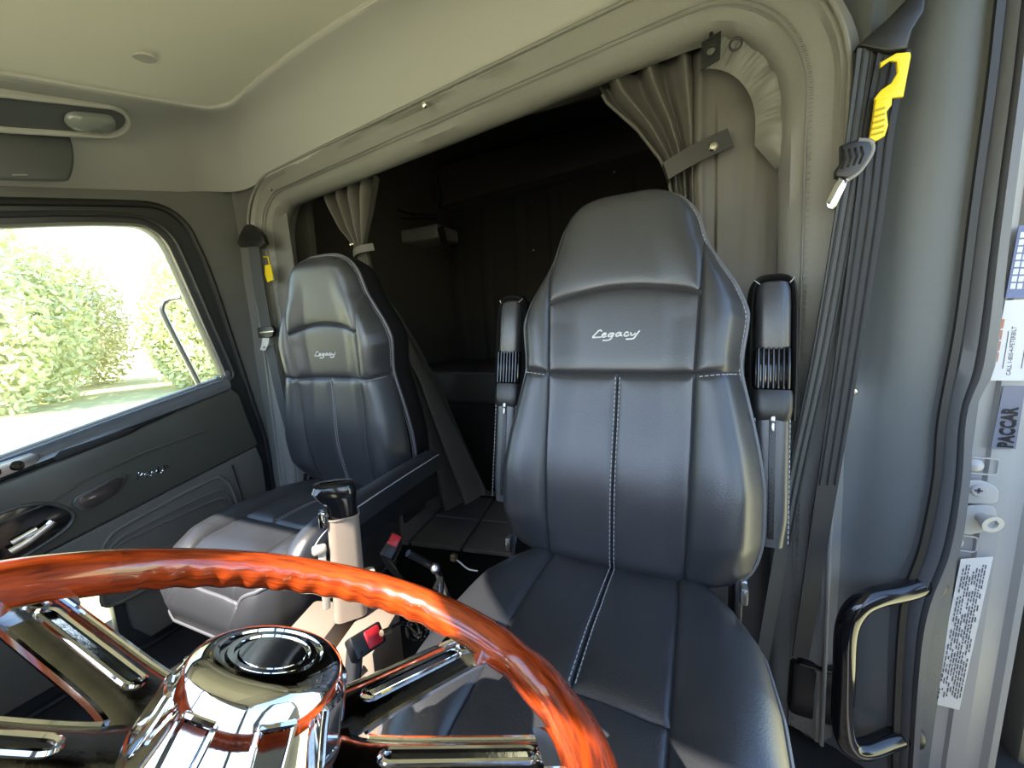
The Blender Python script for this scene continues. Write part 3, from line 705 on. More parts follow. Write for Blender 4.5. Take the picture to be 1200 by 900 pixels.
    # ---------------- armrests
    for (s, x, folded) in arms:
        if folded:                  # swung up beside the backrest
            a = empty('armrest'); a.parent = root
            Ra = rot('X', -recline)
            def loc(p): return Ra@np.array(p)+np.array([0, 0.0, zp])
            def xf(d): return (np.asarray(d[0])@Ra.T+np.array([x, 0.09, zp]), d[1])
            w_ = 0.066
            # padded sleeve below with a zip
            rows = []
            for z in np.linspace(0.06, 0.30, 16):
                k = 1-0.25*sstep(0.12, 0.05, z); rows.append([(px*k, py-0.0, z) for px, py in rrect(w_*0.92, 0.062, 0.022, 5)])
            v, f = grid(np.array(rows), False, True); f = list(f)+[tuple(range(24))[::-1], tuple(15*24+i for i in range(24))]
            mesh_obj('armrest_sleeve', xf((v, f)), M_leather, a)
            mesh_obj('zip_tape', xf(rbox((0.010, 0.003, 0.22), (0, -0.0315, 0.185), 0.001)), M_blackpl, a)
            zt = [rbox((0.004, 0.002, 0.0025), (0.0012*(1 if i % 2 else -1), -0.0335, 0.09+i*0.0045), 0) for i in range(44)]
            tag(mesh_obj('zip_teeth', xf(merge(*zt)), mat('dark_zip', (0.05, 0.05, 0.055), 0.35, metal=0.6), a), kind='stuff')
            mesh_obj('zip_pull', xf(merge(rbox((0.006, 0.003, 0.010), (0, -0.036, 0.292), 0.001), rbox((0.004, 0.002, 0.016), (0, -0.037, 0.277), 0.001))), M_steel, a)
            tag(mesh_obj('stitching', xf(merge(*[stitches([(q*0.027, -0.028, z) for z in np.linspace(0.07, 0.30, 30)]) for q in (-1, 1)])), M_thread, a), kind='stuff')
            # cap: collar, ribbed grip, padded head in a black rim
            rows = []
            for z, k, dp in ((0.285, .80, .9), (0.292, .97, 1.0), (0.31, 1.06, 1.05), (0.335, 1.06, 1.05), (0.345, 1.0, 0.98)):
                rows.append([(px*k, py*dp, z) for px, py in rrect(w_, 0.064, 0.02, 5)])
            v, f = grid(np.array(rows), False, True); f = list(f)+[tuple(range(24))[::-1], tuple(4*24+i for i in range(24))]
            mesh_obj('collar', xf((v, f)), M_blackpl, a)
            gr = mesh_obj('grip', xf(rbox((w_*0.90, 0.052, 0.085), (0, 0, 0.385), 0.01)), M_blackgl, a)
            for q in range(7):
                mesh_obj('grip_rib', xf(rbox((0.0055, 0.008, 0.078), ((q-3)*0.0078, -0.029, 0.385), 0.002, 1)), M_blackgl, gr)
            rows = []
            for z, k, dp in ((0.42, .93, .95), (0.425, 1.0, 1.0), (0.50, 1.0, 1.0), (0.53, 0.97, 0.96), (0.545, 0.86, 0.85), (0.55, 0.6, 0.6)):
                rows.append([(px*k*0.86, py*dp, z) for px, py in rrect(w_, 0.066, 0.02, 5)])
            v, f = grid(np.array(rows), False, True); f = list(f)+[tuple(range(24))[::-1], tuple(5*24+i for i in range(24))]
            hd = mesh_obj('arm_pad', xf((v, f)), M_leather, a)
            rim = [(sx_*0.034, 0.002, z) for sx_, z in [(-1, 0.29), (-1.05, 0.36), (-1.05, 0.45), (-1.0, 0.52), (-0.75, 0.553), (0, 0.560), (0.75, 0.553), (1.0, 0.52), (1.05, 0.45), (1.05, 0.36), (1, 0.29)]]
            mesh_obj('rim', xf(sweep(cr(rim, 5), circ(0.024, 8, 0.006), up=(0, 1, 0), fixed_up=True)), M_leather2, a)
            tag(mesh_obj('corner_stitch', xf(merge(*[stitches([(q*0.031, -0.022, 0.552), (q*0.022, -0.03, 0.54)], 0.014, .002, .001) for q in (-1, 1)])), M_thread, a), kind='stuff')
        else:                       # lowered beside the cushion
            a = empty('armrest'); a.parent = root
            z0 = zp+0.095; y0, y1 = 0.06, -0.42
            ctr = cr([(x, 0.07, z0+0.005), (x, -0.10, z0), (x, -0.28, z0-0.008), (x, -0.38, z0-0.018), (x, -0.425, z0-0.05), (x, -0.435, z0-0.09)], 6)
            pr = [(0.022, -0.026), (0.03, -0.018), (0.032, 0), (0.03, 0.018), (0.022, 0.026), (-0.03, 0.032), (-0.035, 0.0), (-0.03, -0.032)]
            ap = mesh_obj('arm_pad', sweep(ctr, pr, up=(0, 0, 1)), M_leather, a)
            side = [(s_*0.0345+x, y, z0-0.032) for y in np.linspace(0.07, -0.36, 12) for s_ in (1,)]
            mesh_obj('piping', tube([(x+0.0335, q[1], q[2]+0.02) for q in ctr[:-8]], 0.0018, 6), M_thread, ap)
            mesh_obj('arm_body', plate([[(0.07, z0-0.02), (-0.37, z0-0.03), (-0.40, z0-0.07), (-0.30, z0-0.085), (-0.05, z0-0.10), (0.07, z0-0.12)]], 0.05, (x, 0, 0), EY, EZ, 0.008), M_leather2, a)
    return root

driver_seat = make_seat('truck_seat', 'black leather driver seat behind the steering wheel with both armrests folded up', (-0.135, 0.70, 0.52), math.radians(11.3), 0.0, [(1, 0.268, True), (-1, -0.275, True)])
pass_seat = make_seat('truck_seat', 'black leather passenger seat beside the window with a lowered armrest', (-1.06, 0.897, 0.478), math.radians(-4.2), math.radians(2.9), [(1, 0.285, False)])
# ================================================================== STEERING WHEEL
WC = np.array([-0.2587, 0.1293, 0.7689]); WN = np.array([0.0958, 0.4598, 0.8828]); WN /= np.linalg.norm(WN)
W1 = np.cross([0, 1, 0], WN); W1 /= np.linalg.norm(W1); W2 = np.cross(WN, W1)
WR = 0.229
def wp(r, deg, h=0.0):
    a = math.radians(deg); return WC+r*(W1*math.cos(a)+W2*math.sin(a))+WN*h
# wood with grain running round the rim
wm = bpy.data.materials.new('varnished_wood'); wm.use_nodes = True
n = wm.node_tree; b = n.nodes['Principled BSDF']
b.inputs['Roughness'].default_value = 0.22; b.inputs['Coat Weight'].default_value = 1.0; b.inputs['Coat Roughness'].default_value = 0.04
tc = n.nodes.new('ShaderNodeUVMap'); mp_ = n.nodes.new('ShaderNodeMapping'); mp_.inputs['Scale'].default_value = (7, 16, 1)
nz_ = n.nodes.new('ShaderNodeTexNoise'); nz_.inputs['Scale'].default_value = 1.6; nz_.inputs['Detail'].default_value = 7; nz_.inputs['Distortion'].default_value = 0.6
rp = n.nodes.new('ShaderNodeValToRGB'); rp.color_ramp.elements[0].position = 0.30; rp.color_ramp.elements[0].color = (0.13, 0.018, 0.005, 1)
rp.color_ramp.elements[1].position = 0.62; rp.color_ramp.elements[1].color = (0.44, 0.060, 0.009, 1)
n.links.new(tc.outputs[0], mp_.inputs[0]); n.links.new(mp_.outputs[0], nz_.inputs['Vector']); n.links.new(nz_.outputs['Fac'], rp.inputs[0]); n.links.new(rp.outputs[0], b.inputs['Base Color'])
wheel = empty('steering_wheel', tuple(WC))
tag(wheel, 'varnished orange wooden steering wheel with polished spokes and chrome horn dome', 'steering wheel')
def wlocal(d): return (np.asarray(d[0])-WC, d[1])
SPK = [74.3, 30.5, 193.3, 233.0]
na, nb = 360, 28
A = np.zeros((na, nb, 3))
def adiff(a, b): return (a-b+180) % 360-180
for i in range(na):
    ang = i*360/na
    ta = WN; 
    rad = W1*math.cos(math.radians(ang))+W2*math.sin(math.radians(ang))
    # grip swellings: four finger-grip sections, thinner necks next to the spokes
    r0 = 0.0176
    neck = sum(math.exp(-(adiff(ang, c)/5.0)**2) for c in (60, 42, 203, 222))
    for j in range(nb):
        t = 2*math.pi*j/nb
        rr = r0*(1-0.10*min(1, neck))
        inner = max(0, math.cos(t-math.radians(218)))**2.5          # underside, hub side
        grip = 1.0 if (abs(adiff(ang, 132)) < 42 or abs(adiff(ang, 312)) < 60) else 0.0
        rr -= grip*inner*0.0014*(1-math.cos(math.radians(ang*(360/7.0))))
        A[i, j] = WC+rad*(WR+rr*math.cos(t)*1.0)+WN*(rr*1.12*math.sin(t))
rim = mesh_obj('rim', wlocal(grid(A, True, True)), wm, wheel)
uv = rim.data.uv_layers.new(name='UVMap')
for lp_ in rim.data.loops:
    q = np.array(rim.data.vertices[lp_.vertex_index].co)
    an = math.atan2(q@W2, q@W1); h_ = q@WN; rr = math.hypot(q@W1, q@W2)-WR
    uv.data[lp_.index].uv = (an/math.pi*1.5, (math.atan2(h_, rr) % (2*math.pi))/2/math.pi)
# thick darker blocks of the rim beside the spokes
HS = -0.033
def hsp(r): return HS+(-0.010-HS)*float(np.clip((r-0.075)/0.14, 0, 1))
def spoke_grid(ang, wmul=1.0):
    rs = np.linspace(0.048, 0.220, 40); cs_ = np.array([-1, -.96, -.9, -.5, -.30, -.22, 0, .22, .30, .5, .9, .96, 1])
    V, keep = [], []
    d = W1*math.cos(math.radians(ang))+W2*math.sin(math.radians(ang)); p = np.cross(WN, d)
    for r in rs:
        w_ = 0.0235*(1+0.30*math.exp(-((r-0.05)/0.03)**2))*(1+0.10*float(sstep(0.19, 0.226, r)))
        V.append([WC+d*r+p*w_*c+WN*(hsp(r)-0.0035*abs(c)**8+0.002*(1-c*c)) for c in cs_])
    v, f = grid(V); k = []
    for idx, q in enumerate(f):
        i, j = divmod(idx, len(cs_)-1)
        if 0.094 < rs[i] < 0.192 and 5 <= j <= 6: continue
        k.append(q)
    return v, k, d, p
def solid(d, th):
    me = bpy.data.meshes.new('t'); me.from_pydata([tuple(q) for q in d[0]], [], [tuple(q) for q in d[1]])
    bm = bmesh.new(); bm.from_mesh(me); bmesh.ops.recalc_face_normals(bm, faces=bm.faces)
    bmesh.ops.solidify(bm, geom=list(bm.faces), thickness=th)
    bm.verts.index_update(); v = np.array([tuple(q.co) for q in bm.verts]); f = [tuple(q.index for q in fc.verts) for fc in bm.faces]
    bm.free(); bpy.data.meshes.remove(me); return v, f
for sa in SPK:
    v, k, d, p = spoke_grid(sa)
    sp = mesh_obj('spoke', wlocal(solid((v, k), 0.006)), M_spoke, wheel)
    ring = [WC+d*r+p*c*0.0062+WN*(hsp(r)+0.0022) for r, c in [(0.0895, 0), (0.0905, .5), (0.093, .87), (0.096, 1)]+[(r, 1) for r in np.linspace(.103, .185, 8)]+[(.191, 1), (.194, .87), (.1965, .5), (.1975, 0), (.1965, -.5), (.194, -.87), (.191, -1)]+[(r, -1) for r in np.linspace(.185, .103, 8)]+[(.096, -1), (.093, -.87), (.0905, -.5)]]
    mesh_obj('slot_trim', wlocal(tube(ring, 0.0021, 6, True)), M_chrome, sp)
    for s in (-1, 1):
        ed = [WC+d*r+p*s*0.0237*(1+0.30*math.exp(-((r-0.05)/0.03)**2))*(1+0.10*float(sstep(0.19, 0.226, r)))+WN*(hsp(r)-0.003) for r in np.linspace(0.078, 0.216, 20)]
        mesh_obj('spoke_edge', wlocal(tube(ed, 0.0028, 6)), M_chrome, sp)
    e0 = [WC+d*r+WN*(hsp(r)+0.0) for r in (0.198, 0.208, 0.2185)]
    mesh_obj('spoke_cap', wlocal(sweep(e0, [(0.0075, -0.02), (0.0085, 0), (0.0075, 0.02), (0.0, 0.026), (-0.0085, 0.022), (-0.0085, -0.022), (0.0, -0.026)], up=WN)), M_chrome, sp)
# webs joining each pair of spokes, and the centre plate
mesh_obj('centre_plate', wlocal(lathe([(0.070, HS-0.008), (0.072, HS-0.003), (0.069, HS), (0.05, HS+0.001), (0.03, HS+0.001)], WC, WN, 48)), M_spoke, wheel)
# horn dome
dome_prof = [(0.0005, 0.0195), (0.0205, 0.0195), (0.0212, 0.0180), (0.0230, 0.0180), (0.0238, 0.0202), (0.0275, 0.0202), (0.0283, 0.0180), (0.0310, 0.0180), (0.0320, 0.0208), (0.0385, 0.0202), (0.0450, 0.0172), (0.0480, 0.0135), (0.0490, 0.0105),
             (0.0515, 0.006), (0.0540, -0.006), (0.0580, -0.020), (0.0600, -0.028), (0.0625, -0.032), (0.0630, -0.034)]
dome = mesh_obj('horn_dome', wlocal(lathe(dome_prof, WC, WN, 96)), M_chrome, wheel)
for k in range(8):
    a0 = 262+k*45-20; fr_ = []
    corner = [(-9, 0.0045), (9, 0.0045), (10, 0.002), (8.5, -0.021), (7, -0.025), (-7, -0.025), (-8.5, -0.021), (-10, 0.002)]
    def rdom(h): return float(np.interp(h, [-0.034, -0.032, -0.028, -0.020, -0.006, 0.006, 0.0105], [0.063, 0.0625, 0.060, 0.058, 0.054, 0.0515, 0.049]))
    pts_ = [wp(rdom(h)+0.0008, a0+a, h) for a, h in cr(np.array([(a, h, 0) for a, h in corner]), 3, True)[:, :2]]
    fo = mesh_obj('dome_facet', wlocal(tube(pts_, 0.0019, 6, True)), M_chrome, dome)
    rows = [[wp(rdom(h)-0.0, a0+a*(1-0.2*(0.0045-h)/.03), h)+0.0005*WN for h in np.linspace(0.002, -0.022, 5)] for a in np.linspace(-8.2, 8.2, 5)]
    fl = np.array(rows); m0 = fl.reshape(-1, 3).mean(0)
    nn = m0-WC; nn -= WN*(nn@WN); nn /= np.linalg.norm(nn)
    c4 = [fl[0, 0], fl[-1, 0], fl[-1, -1], fl[0, -1]]
    mesh_obj('facet_face', wlocal(([q+nn*0.0018 for q in c4], [(0, 1, 2, 3)])), M_chrome, dome, smooth=False)
# column
col_ = tag(mesh_obj('steering_column', merge(tube([WC+WN*(HS-0.012), WC+WN*(HS-0.05)], 0.045, 20), tube([WC+WN*(HS-0.05), WC+WN*(HS-0.14), (-0.17, -0.30, 0.46)], [0.05, 0.055, 0.06], 20)), M_blackpl), 'black steering column under the wheel', 'column')
stk = empty('turn_signal_stalk', tuple(wp(0.05, 200, -0.08)))
tag(stk, 'glossy black stalk paddle seen through the left spokes', 'stalk')
s0 = np.array(stk.location)
mesh_obj('lever', (lambda d: (np.asarray(d[0])-s0, d[1]))(tube([wp(0.045, 200, -0.075), wp(0.09, 208, -0.07), wp(0.13, 211, -0.068)], [0.008, 0.007, 0.009], 10)), M_blackgl, stk)
pd = [wp(r, a, -0.066) for r, a in ((0.12, 211), (0.145, 212), (0.18, 213), (0.215, 213.5), (0.23, 213.5))]
hd = mesh_obj('paddle', (lambda d: (np.asarray(d[0])-s0, d[1]))(sweep(cr(pd, 4), circ(0.022, 12, 0.010), up=WN)), M_blackgl, stk)
# ================================================================== CURTAINS
def curtain_mesh(xl, xr, ztop, zbot, y0, fold, ns=140, nt_=70, seed=0):
    A = np.zeros((nt_, ns, 3))
    for i in range(nt_):
        t = i/(nt_-1)
        for j in range(ns):
            s = j/(ns-1)
            z = lerp(ztop(s), zbot(s), t)
            x = lerp(xl(z), xr(z), s)
            A[i, j] = (x, y0+fold(s, z), z)
    return grid(A)
# driver side: fan gathered by a strap, flat panel towards the pillar
XLz = [0.0, 0.6, 1.15, 1.30, 1.36, 1.40, 1.48, 1.56, 1.70]; XLx = [-0.02, -0.03, -0.045, -0.055, -0.066, -0.085, -0.14, -0.215, -0.29]
cz = empty('curtain', (0.0, 1.08, 1.60))
tag(cz, 'grey vinyl curtain strapped back behind the driver seat', 'curtain', 'sleeper curtains')
def xm(z): return -0.005+0.012*math.sin(z*2.5)
def fold_fan(s, z):
    g = float(sstep(1.33, 1.62, z)); lo = float(sstep(1.36, 1.1, z))
    a = 0.012+0.010*g+0.006*lo
    return a*1.25*(math.sin(s*2*math.pi*(3.0)+0.4)+0.30*math.sin(s*2*math.pi*5.3+z*3))+0.006*vnoise((s*3, z*2, 0), 2)-0.012*g
fan = curtain_mesh(lambda z: np.interp(z, XLz, XLx), xm, lambda s: z_lo(lerp(-0.27, 0.0, s))+0.03, lambda s: 0.04, 1.108, fold_fan)
flat = curtain_mesh(lambda z: xm(z)-0.012, lambda z: 0.255, lambda s: z_lo(lerp(0.0, 0.1, s))+0.03-0.0*s, lambda s: 0.04, 1.092,
                    lambda s, z: 0.022*math.exp(-(s/0.035)**2)-0.010*math.exp(-((s-0.09)/0.035)**2)-0.008*float(sstep(0.20, 0.225, s))*float(sstep(1.50, 1.44, z))+0.012*vnoise((s*2.2, z*1.6, 3), 1.3)+0.003*vnoise((s*9, z*4, 1), 1.5))
offs = np.array([0.0, 1.08, 1.60])
def rel(d, o): return (np.asarray(d[0])-np.asarray(o), d[1])
mesh_obj('gathered_panel', rel(fan, offs), M_curt, cz)
mesh_obj('flat_panel', rel(flat, offs), M_curt, cz)
edge = [(np.interp(z, XLz, XLx)-0.002, 1.108+fold_fan(0, z), z) for z in np.linspace(1.58, 1.0, 30)]
mesh_obj('hem', rel(tube(edge, 0.004, 6), offs), M_curt, cz)
# strap with a snap
sa_, sb_ = P(781, 200, Y=1.055), P(856, 161, Y=1.062)
strap_o = empty('curtain_strap', tuple(sa_)); tag(strap_o, 'dark strap with one bright snap holding the driver side curtain', 'strap')
d_ = (sb_-sa_); L_ = np.linalg.norm(d_); d_ /= L_; pz = np.cross(d_, (0, 1, 0)); pz /= np.linalg.norm(pz); pz = pz if pz[2] > 0 else -pz
def rib(pts, w, th, side):
    """flat ribbon: per-point side vector"""
    p = np.asarray(pts, float); t = np.gradient(p, axis=0); t /= np.linalg.norm(t, axis=1)[:, None]
    sv = np.asarray(side, float); sv = np.repeat(sv[None], len(p), 0) if sv.ndim == 1 else sv
    sv = sv-t*np.sum(sv*t, 1)[:, None]; sv /= np.linalg.norm(sv, axis=1)[:, None]
    nn = np.cross(t, sv); w = np.full(len(p), w) if np.isscalar(w) else np.asarray(w)
    A = np.stack([p-sv*w[:, None]/2-nn*th/2, p+sv*w[:, None]/2-nn*th/2, p+sv*w[:, None]/2+nn*th/2, p-sv*w[:, None]/2+nn*th/2], 1)
    v, f = grid(A, False, True); f = list(f)+[(3, 2, 1, 0), tuple(4*(len(p)-1)+i for i in range(4))]
    return v, f
bow = [sa_+d_*L_*t+np.array([0, -0.012*math.sin(math.pi*t), 0]) for t in np.linspace(0, 1, 12)]
bow = [sa_+np.array([-0.004, 0.035, 0])]+bow
mesh_obj('strap_band', rel(rib(bow, 0.042, 0.003, pz), sa_), mat('strap_vinyl', (0.035, 0.033, 0.029), 0.5), strap_o)
mesh_obj('snap_button', rel(lathe([(0.0005, 0.007), (0.007, 0.006), (0.0105, 0.002), (0.0105, -0.002)], P(836, 172, Y=1.048), (0, -1, 0), 18), sa_), M_snap, strap_o)
# curtain clip and ring on the track
kc = P(833, 60, Y=1.005); ck = empty('curtain_clip', tuple(kc)); tag(ck, 'small black clip with a hole above the driver side curtain', 'clip')
R_ = rot('Y', math.radians(-10))
mesh_obj('clip_plate', rel(plate([[(-.018, -.03), (.018, -.022), (.018, .03), (-.018, .022)], [(0.008*math.cos(a), 0.008*math.sin(a)) for a in np.linspace(0, 2*math.pi, 14, endpoint=False)]], 0.006, kc, (1, 0, 0.1), (0, 0, 1), 0.001), kc), M_blackpl, ck)
mesh_obj('clip_hook', rel(tube([kc+np.array([0, 0.003, 0.028]), kc+np.array([0, 0.012, 0.04]), kc+np.array([0, 0.02, 0.036])], 0.004, 6), kc), M_blackpl, ck)
rk = P(862, 52, Y=1.015); aa = np.linspace(0, 2*math.pi, 20, endpoint=False)
rg = tag(mesh_obj('curtain_ring', tube([rk+np.array([0.011*math.cos(a), 0, 0.011*math.sin(a)]) for a in aa], 0.0022, 6, True), M_blackpl), 'small dark eyelet ring on the curtain beside the clip', 'ring')
# gathered lining of the opening's upper corner, driver side
i0 = [i for i in range(len(path)) if path[i, 0] > -0.01 and path[i, 1] > 1.30]
rows = []
for i in i0:
    row = []
    for k_, nn_ in enumerate(np.linspace(0.012, -0.044, 12)):
        t = k_/11; ph = i*1.15
        wv = (0.016*math.sin(ph)+0.012*math.sin(ph*0.53+1))*math.sin(math.pi*min(1, t*1.15))
        fall = sstep(1.30, 1.36, path[i, 1])
        row.append((path[i, 0]+nrm[i, 0]*nn_*float(fall), 1.02+0.035*t+wv-0.012*math.sin(math.pi*t), path[i, 1]+nrm[i, 1]*nn_*float(fall)))
    rows.append(row)
rr_ = np.array(rows); idx = np.linspace(0, len(rr_)-1, 150)
rr2 = np.array([[ [np.interp(q, np.arange(len(rr_)), rr_[:, k_, c]) for c in range(3)] for k_ in range(12)] for q in idx])
for a in range(rr2.shape[0]):
    for k_ in range(12):
        t = k_/11; ph = a*0.42
        rr2[a, k_, 1] = 1.03+0.03*t+(0.012*vnoise((a*0.07, t*0.6, 2), 1.0)+0.006*vnoise((a*0.19+t*0.8, 5, 1), 1.0)+0.002*math.sin(ph*0.61))*math.sin(math.pi*min(1, 0.15+t*0.85))-0.01*math.sin(math.pi*t)
mesh_obj('gathered_lining', grid(rr2), M_trimv, trim1)

# passenger side curtain
pc = np.array([-1.12, 1.10, 1.50]); cp = empty('curtain', tuple(pc))
tag(cp, 'grey vinyl curtain tied back behind the passenger seat', 'curtain', 'sleeper curtains')
PLz = [0.2, 0.9, 1.20, 1.29, 1.33, 1.40, 1.50, 1.60]; PLx = [-1.42, -1.30, -1.18, -1.155, -1.18, -1.25, -1.31, -1.33]
def ydep(z): return 1.125+0.28*float(sstep(1.25, 0.75, z))
_pr = [P(447, 195, Y=ydep(1.55)), P(437, 250, Y=ydep(1.4)), P(428, 288, Y=ydep(1.3)), P(433, 300, Y=ydep(1.26)), P(466, 365, Y=ydep(1.08)), P(500, 430, Y=ydep(0.85)), P(540, 505, Y=ydep(0.6)), P(576, 577, Y=ydep(0.3)), P(590, 610, Y=ydep(0.2))]
PRz = [q[2] for q in _pr][::-1]; PRx = [q[0] for q in _pr][::-1]
def fold_p(s, z):
    up_ = float(sstep(1.28, 1.55, z)); dn = float(sstep(1.28, 0.7, z))
    return (0.008+0.020*up_+0.030*dn)*math.sin(s*2*math.pi*4.6+0.6)+0.012*math.sin(s*2*math.pi*2.1+z)*dn+ydep(z)-1.125
_h0 = P(500, 606, Y=1.405)[2]; _h1 = P(576, 580, Y=1.405)[2]
pcm = curtain_mesh(lambda z: np.interp(z, PLz, PLx), lambda z: np.interp(z, PRz, PRx), lambda s: z_lo(lerp(-1.30, -0.97, s))+0.03, lambda s: lerp(_h0, _h1, s**1.5)+0.01*math.sin(s*9), 1.125, fold_p, 130, 80)
mesh_obj('gathered_panel', rel(pcm, pc), M_curt, cp)
tb = [np.array([lerp(-1.175, -1.07, t), 1.115-0.03*math.sin(math.pi*t)+0.005, 1.292+0.02*t]) for t in np.linspace(0, 1, 10)]
tie = mesh_obj('tie_band', rel(rib(tb, 0.026, 0.003, (0, 0, 1)), pc), M_curt, cp)
mesh_obj('snap_button', rel(lathe([(0.0005, 0.006), (0.006, 0.005), (0.009, 0)], P(412, 286, Y=1.075), (0, -1, 0), 14), pc), M_snap, tie)

# ================================================================== SEAT BELTS
def px_path(l, n=8): return cr(np.array([P(a, b, Y=y) for a, b, y in l]), n)
rootb = P(1035, 50, Y=0.955); sb = empty('seat_belt', tuple(rootb)); tag(sb, 'black driver seat belt hanging on the pillar beside the doorway', 'seat belt')
def B(d): return rel(d, rootb)
pa = px_path([(1021, 58, .950), (1008, 150, .942), (992, 250, .938), (962, 420, .938), (930, 570, .938), (898, 745, .945), (884, 830, .95)])
pb = px_path([(1048, 58, .955), (1030, 150, .950), (1018, 250, .946), (993, 420, .946), (966, 590, .946), (938, 770, .95)])
wb = mesh_obj('shoulder_webbing', B(rib(pa, np.interp(np.linspace(0, 1, len(pa)), [0, .3, .6, 1], [0.050, 0.044, 0.036, 0.030]), 0.0025, (1, 0.5, 0))), mat('grey_black_webbing', (0.045, 0.047, 0.046), 0.6, bump=0.4, bscale=900), sb)
for k_ in (-0.30, 0.0, 0.30):
    mesh_obj('webbing_rib', B(tube([q+np.array([k_*0.04, -0.0022+k_*0.02, 0]) for q in pa[: int(len(pa)*.75)]], 0.0022, 5)), M_belt, wb)
wb2 = mesh_obj('lap_webbing', B(rib(pb, np.interp(np.linspace(0, 1, len(pb)), [0, .4, 1], [0.052, 0.05, 0.034]), 0.0025, (1, 0.35, 0))), M_belt, sb)
for k_ in (-0.30, 0.0, 0.30):
    mesh_obj('webbing_rib', B(tube([q+np.array([k_*0.045, -0.0022+k_*0.015, 0]) for q in pb[: int(len(pb)*.8)]], 0.0022, 5)), M_belt, wb2)
def pxplate(l, Y, th, o, m, name, parent, bevel=0.002, holes=(), sm=1):
    q = PL(l, Y=Y); loops = [[(a[0], a[2]) for a in q]]+[[(a[0], a[2]) for a in PL(h, Y=Y)] for h in holes]
    return mesh_obj(name, rel(plate(loops, th, (0, Y, 0), (1, 0, 0), (0, 0, 1), bevel), o), m, parent)
pxplate([(1002, 58), (1010, 50), (1040, 24), (1068, -6), (1082, -8), (1080, 18), (1066, 40), (1060, 62), (1036, 66)], 0.952, 0.026, rootb, M_blackpl, 'anchor_cover', sb, 0.005)
tg_ = pxplate([(984, 172), (1006, 164), (1016, 163), (1023, 170), (1020, 186), (1008, 203), (994, 212), (978, 209), (977, 202), (984, 192)], 0.922, 0.018, rootb, M_blackpl, 'latch_body', sb, 0.004)
for k_ in range(4):
    a, b_ = P(988+k_*7, 176-k_*1.5, Y=0.913), P(986+k_*7, 198-k_*2, Y=0.913); mesh_obj('latch_rib', B(tube([a, (a+b_)/2+np.array([0.004, 0, 0]), b_], 0.0022, 5)), M_blackgl, tg_)
mesh_obj('latch_loop', B(tube(px_path([(1006, 164, .915), (1020, 166, .915), (1022, 178, .915), (1008, 200, .915), (993, 211, .915)], 6), 0.0035, 8)), mat('grey_plastic', (0.18, 0.18, 0.19), 0.3), tg_)
pxplate([(983, 208), (996, 204), (990, 220), (980, 241), (975, 246), (969, 243), (968, 236), (977, 218)], 0.922, 0.005, rootb, M_chrome, 'latch_tongue', sb, 0.001)
# yellow belt cutter/comfort clip
yo = P(1045, 120, Y=0.945); yc_ = empty('belt_clip', tuple(yo)); tag(yc_, 'bright yellow plastic hooked tag on the driver seat belt', 'clip')
pxplate([(1031, 74), (1050, 63), (1066, 62), (1067, 66), (1058, 114), (1040, 116), (1026, 121), (1024, 116), (1032, 106), (1044, 98), (1051, 86), (1050, 73), (1042, 72), (1031, 80)], 0.932, 0.006, yo, M_yellow, 'hook', yc_, 0.0015)
bd = pxplate([(1025, 118), (1045, 114), (1044, 124), (1038, 132), (1040, 148), (1036, 160), (1024, 167), (1018, 163), (1022, 140)], 0.930, 0.009, yo, M_yellow, 'grip', yc_, 0.002)
for k_ in range(5):
    a, b_ = P(1024-k_*0.7, 130+k_*7, Y=0.924), P(1037-k_*.3, 126+k_*7, Y=0.924); mesh_obj('grip_ridge', rel(tube([a, b_], 0.0016, 5), yo), mat('yellow_dark', (0.45, 0.33, 0.01), 0.5), bd)
# retractor box low on the pillar
ro = P(960, 790, Y=1.0); rt_ = empty('belt_retractor', tuple(ro)); tag(rt_, 'black belt retractor box low beside the driver seat', 'retractor')
mesh_obj('housing', rel(rbox((0.12, 0.07, 0.14), ro+np.array([0, 0.0, -0.03]), 0.012), ro), M_blackpl, rt_)
mesh_obj('slot_guide', rel(rbox((0.10, 0.02, 0.012), ro+np.array([0, -0.03, 0.045]), 0.004), ro), M_blackgl, rt_)

# passenger belt
ob = P(298, 275, Y=0.955); sp_ = empty('seat_belt', tuple(ob)); tag(sp_, 'dark passenger seat belt hanging behind the passenger door', 'seat belt')
def YP(l, n=6): return cr(np.array([P(a, b, Y=.945+o) for a, b, o in l]), n)
pw = YP([(297, 286, 0), (302, 325, 0), (308, 360, 0), (313, 390, 0)])
mesh_obj('shoulder_webbing', rel(rib(pw, 0.047, 0.0025, (1, 0.25, 0)), ob), mat('grey_webbing', (0.055, 0.060, 0.062), 0.6, bump=0.4, bscale=900), sp_)
pw2 = YP([(316, 405, .0), (321, 430, .0), (328, 462, .0), (338, 500, 0)])
mesh_obj('lap_webbing', rel(rib(pw2, 0.036, 0.0025, (1, 0.3, 0)), ob), MATS['grey_webbing'], sp_)
pxplate([(281, 284), (283, 276), (289, 265), (294, 263), (300, 266), (310, 276), (313, 286), (308, 291), (298, 288), (284, 290)], 0.938, 0.02, ob, M_blackpl, 'anchor_cover', sp_, 0.004)
lb = pxplate([(303, 384), (320, 382), (323, 386), (321, 394), (316, 396), (305, 396)], 0.935, 0.014, ob, M_blackpl, 'latch_body', sp_, 0.002)
mesh_obj('latch_bar', rel(tube(YP([(305, 390, -.018), (321, 388, -.018)], 3), 0.003, 6), ob), M_steel, lb)
pxplate([(308, 396), (316, 395), (315, 403), (311, 411), (305, 410), (307, 403)], 0.935, 0.004, ob, M_label, 'latch_tongue', sp_, 0.001, [[(309, 406), (311, 406), (311, 408), (309, 408)]])
yo2 = P(315, 318, Y=0.955); yt = empty('belt_clip', tuple(yo2)); tag(yt, 'small dull yellow tag beside the passenger seat belt', 'clip')
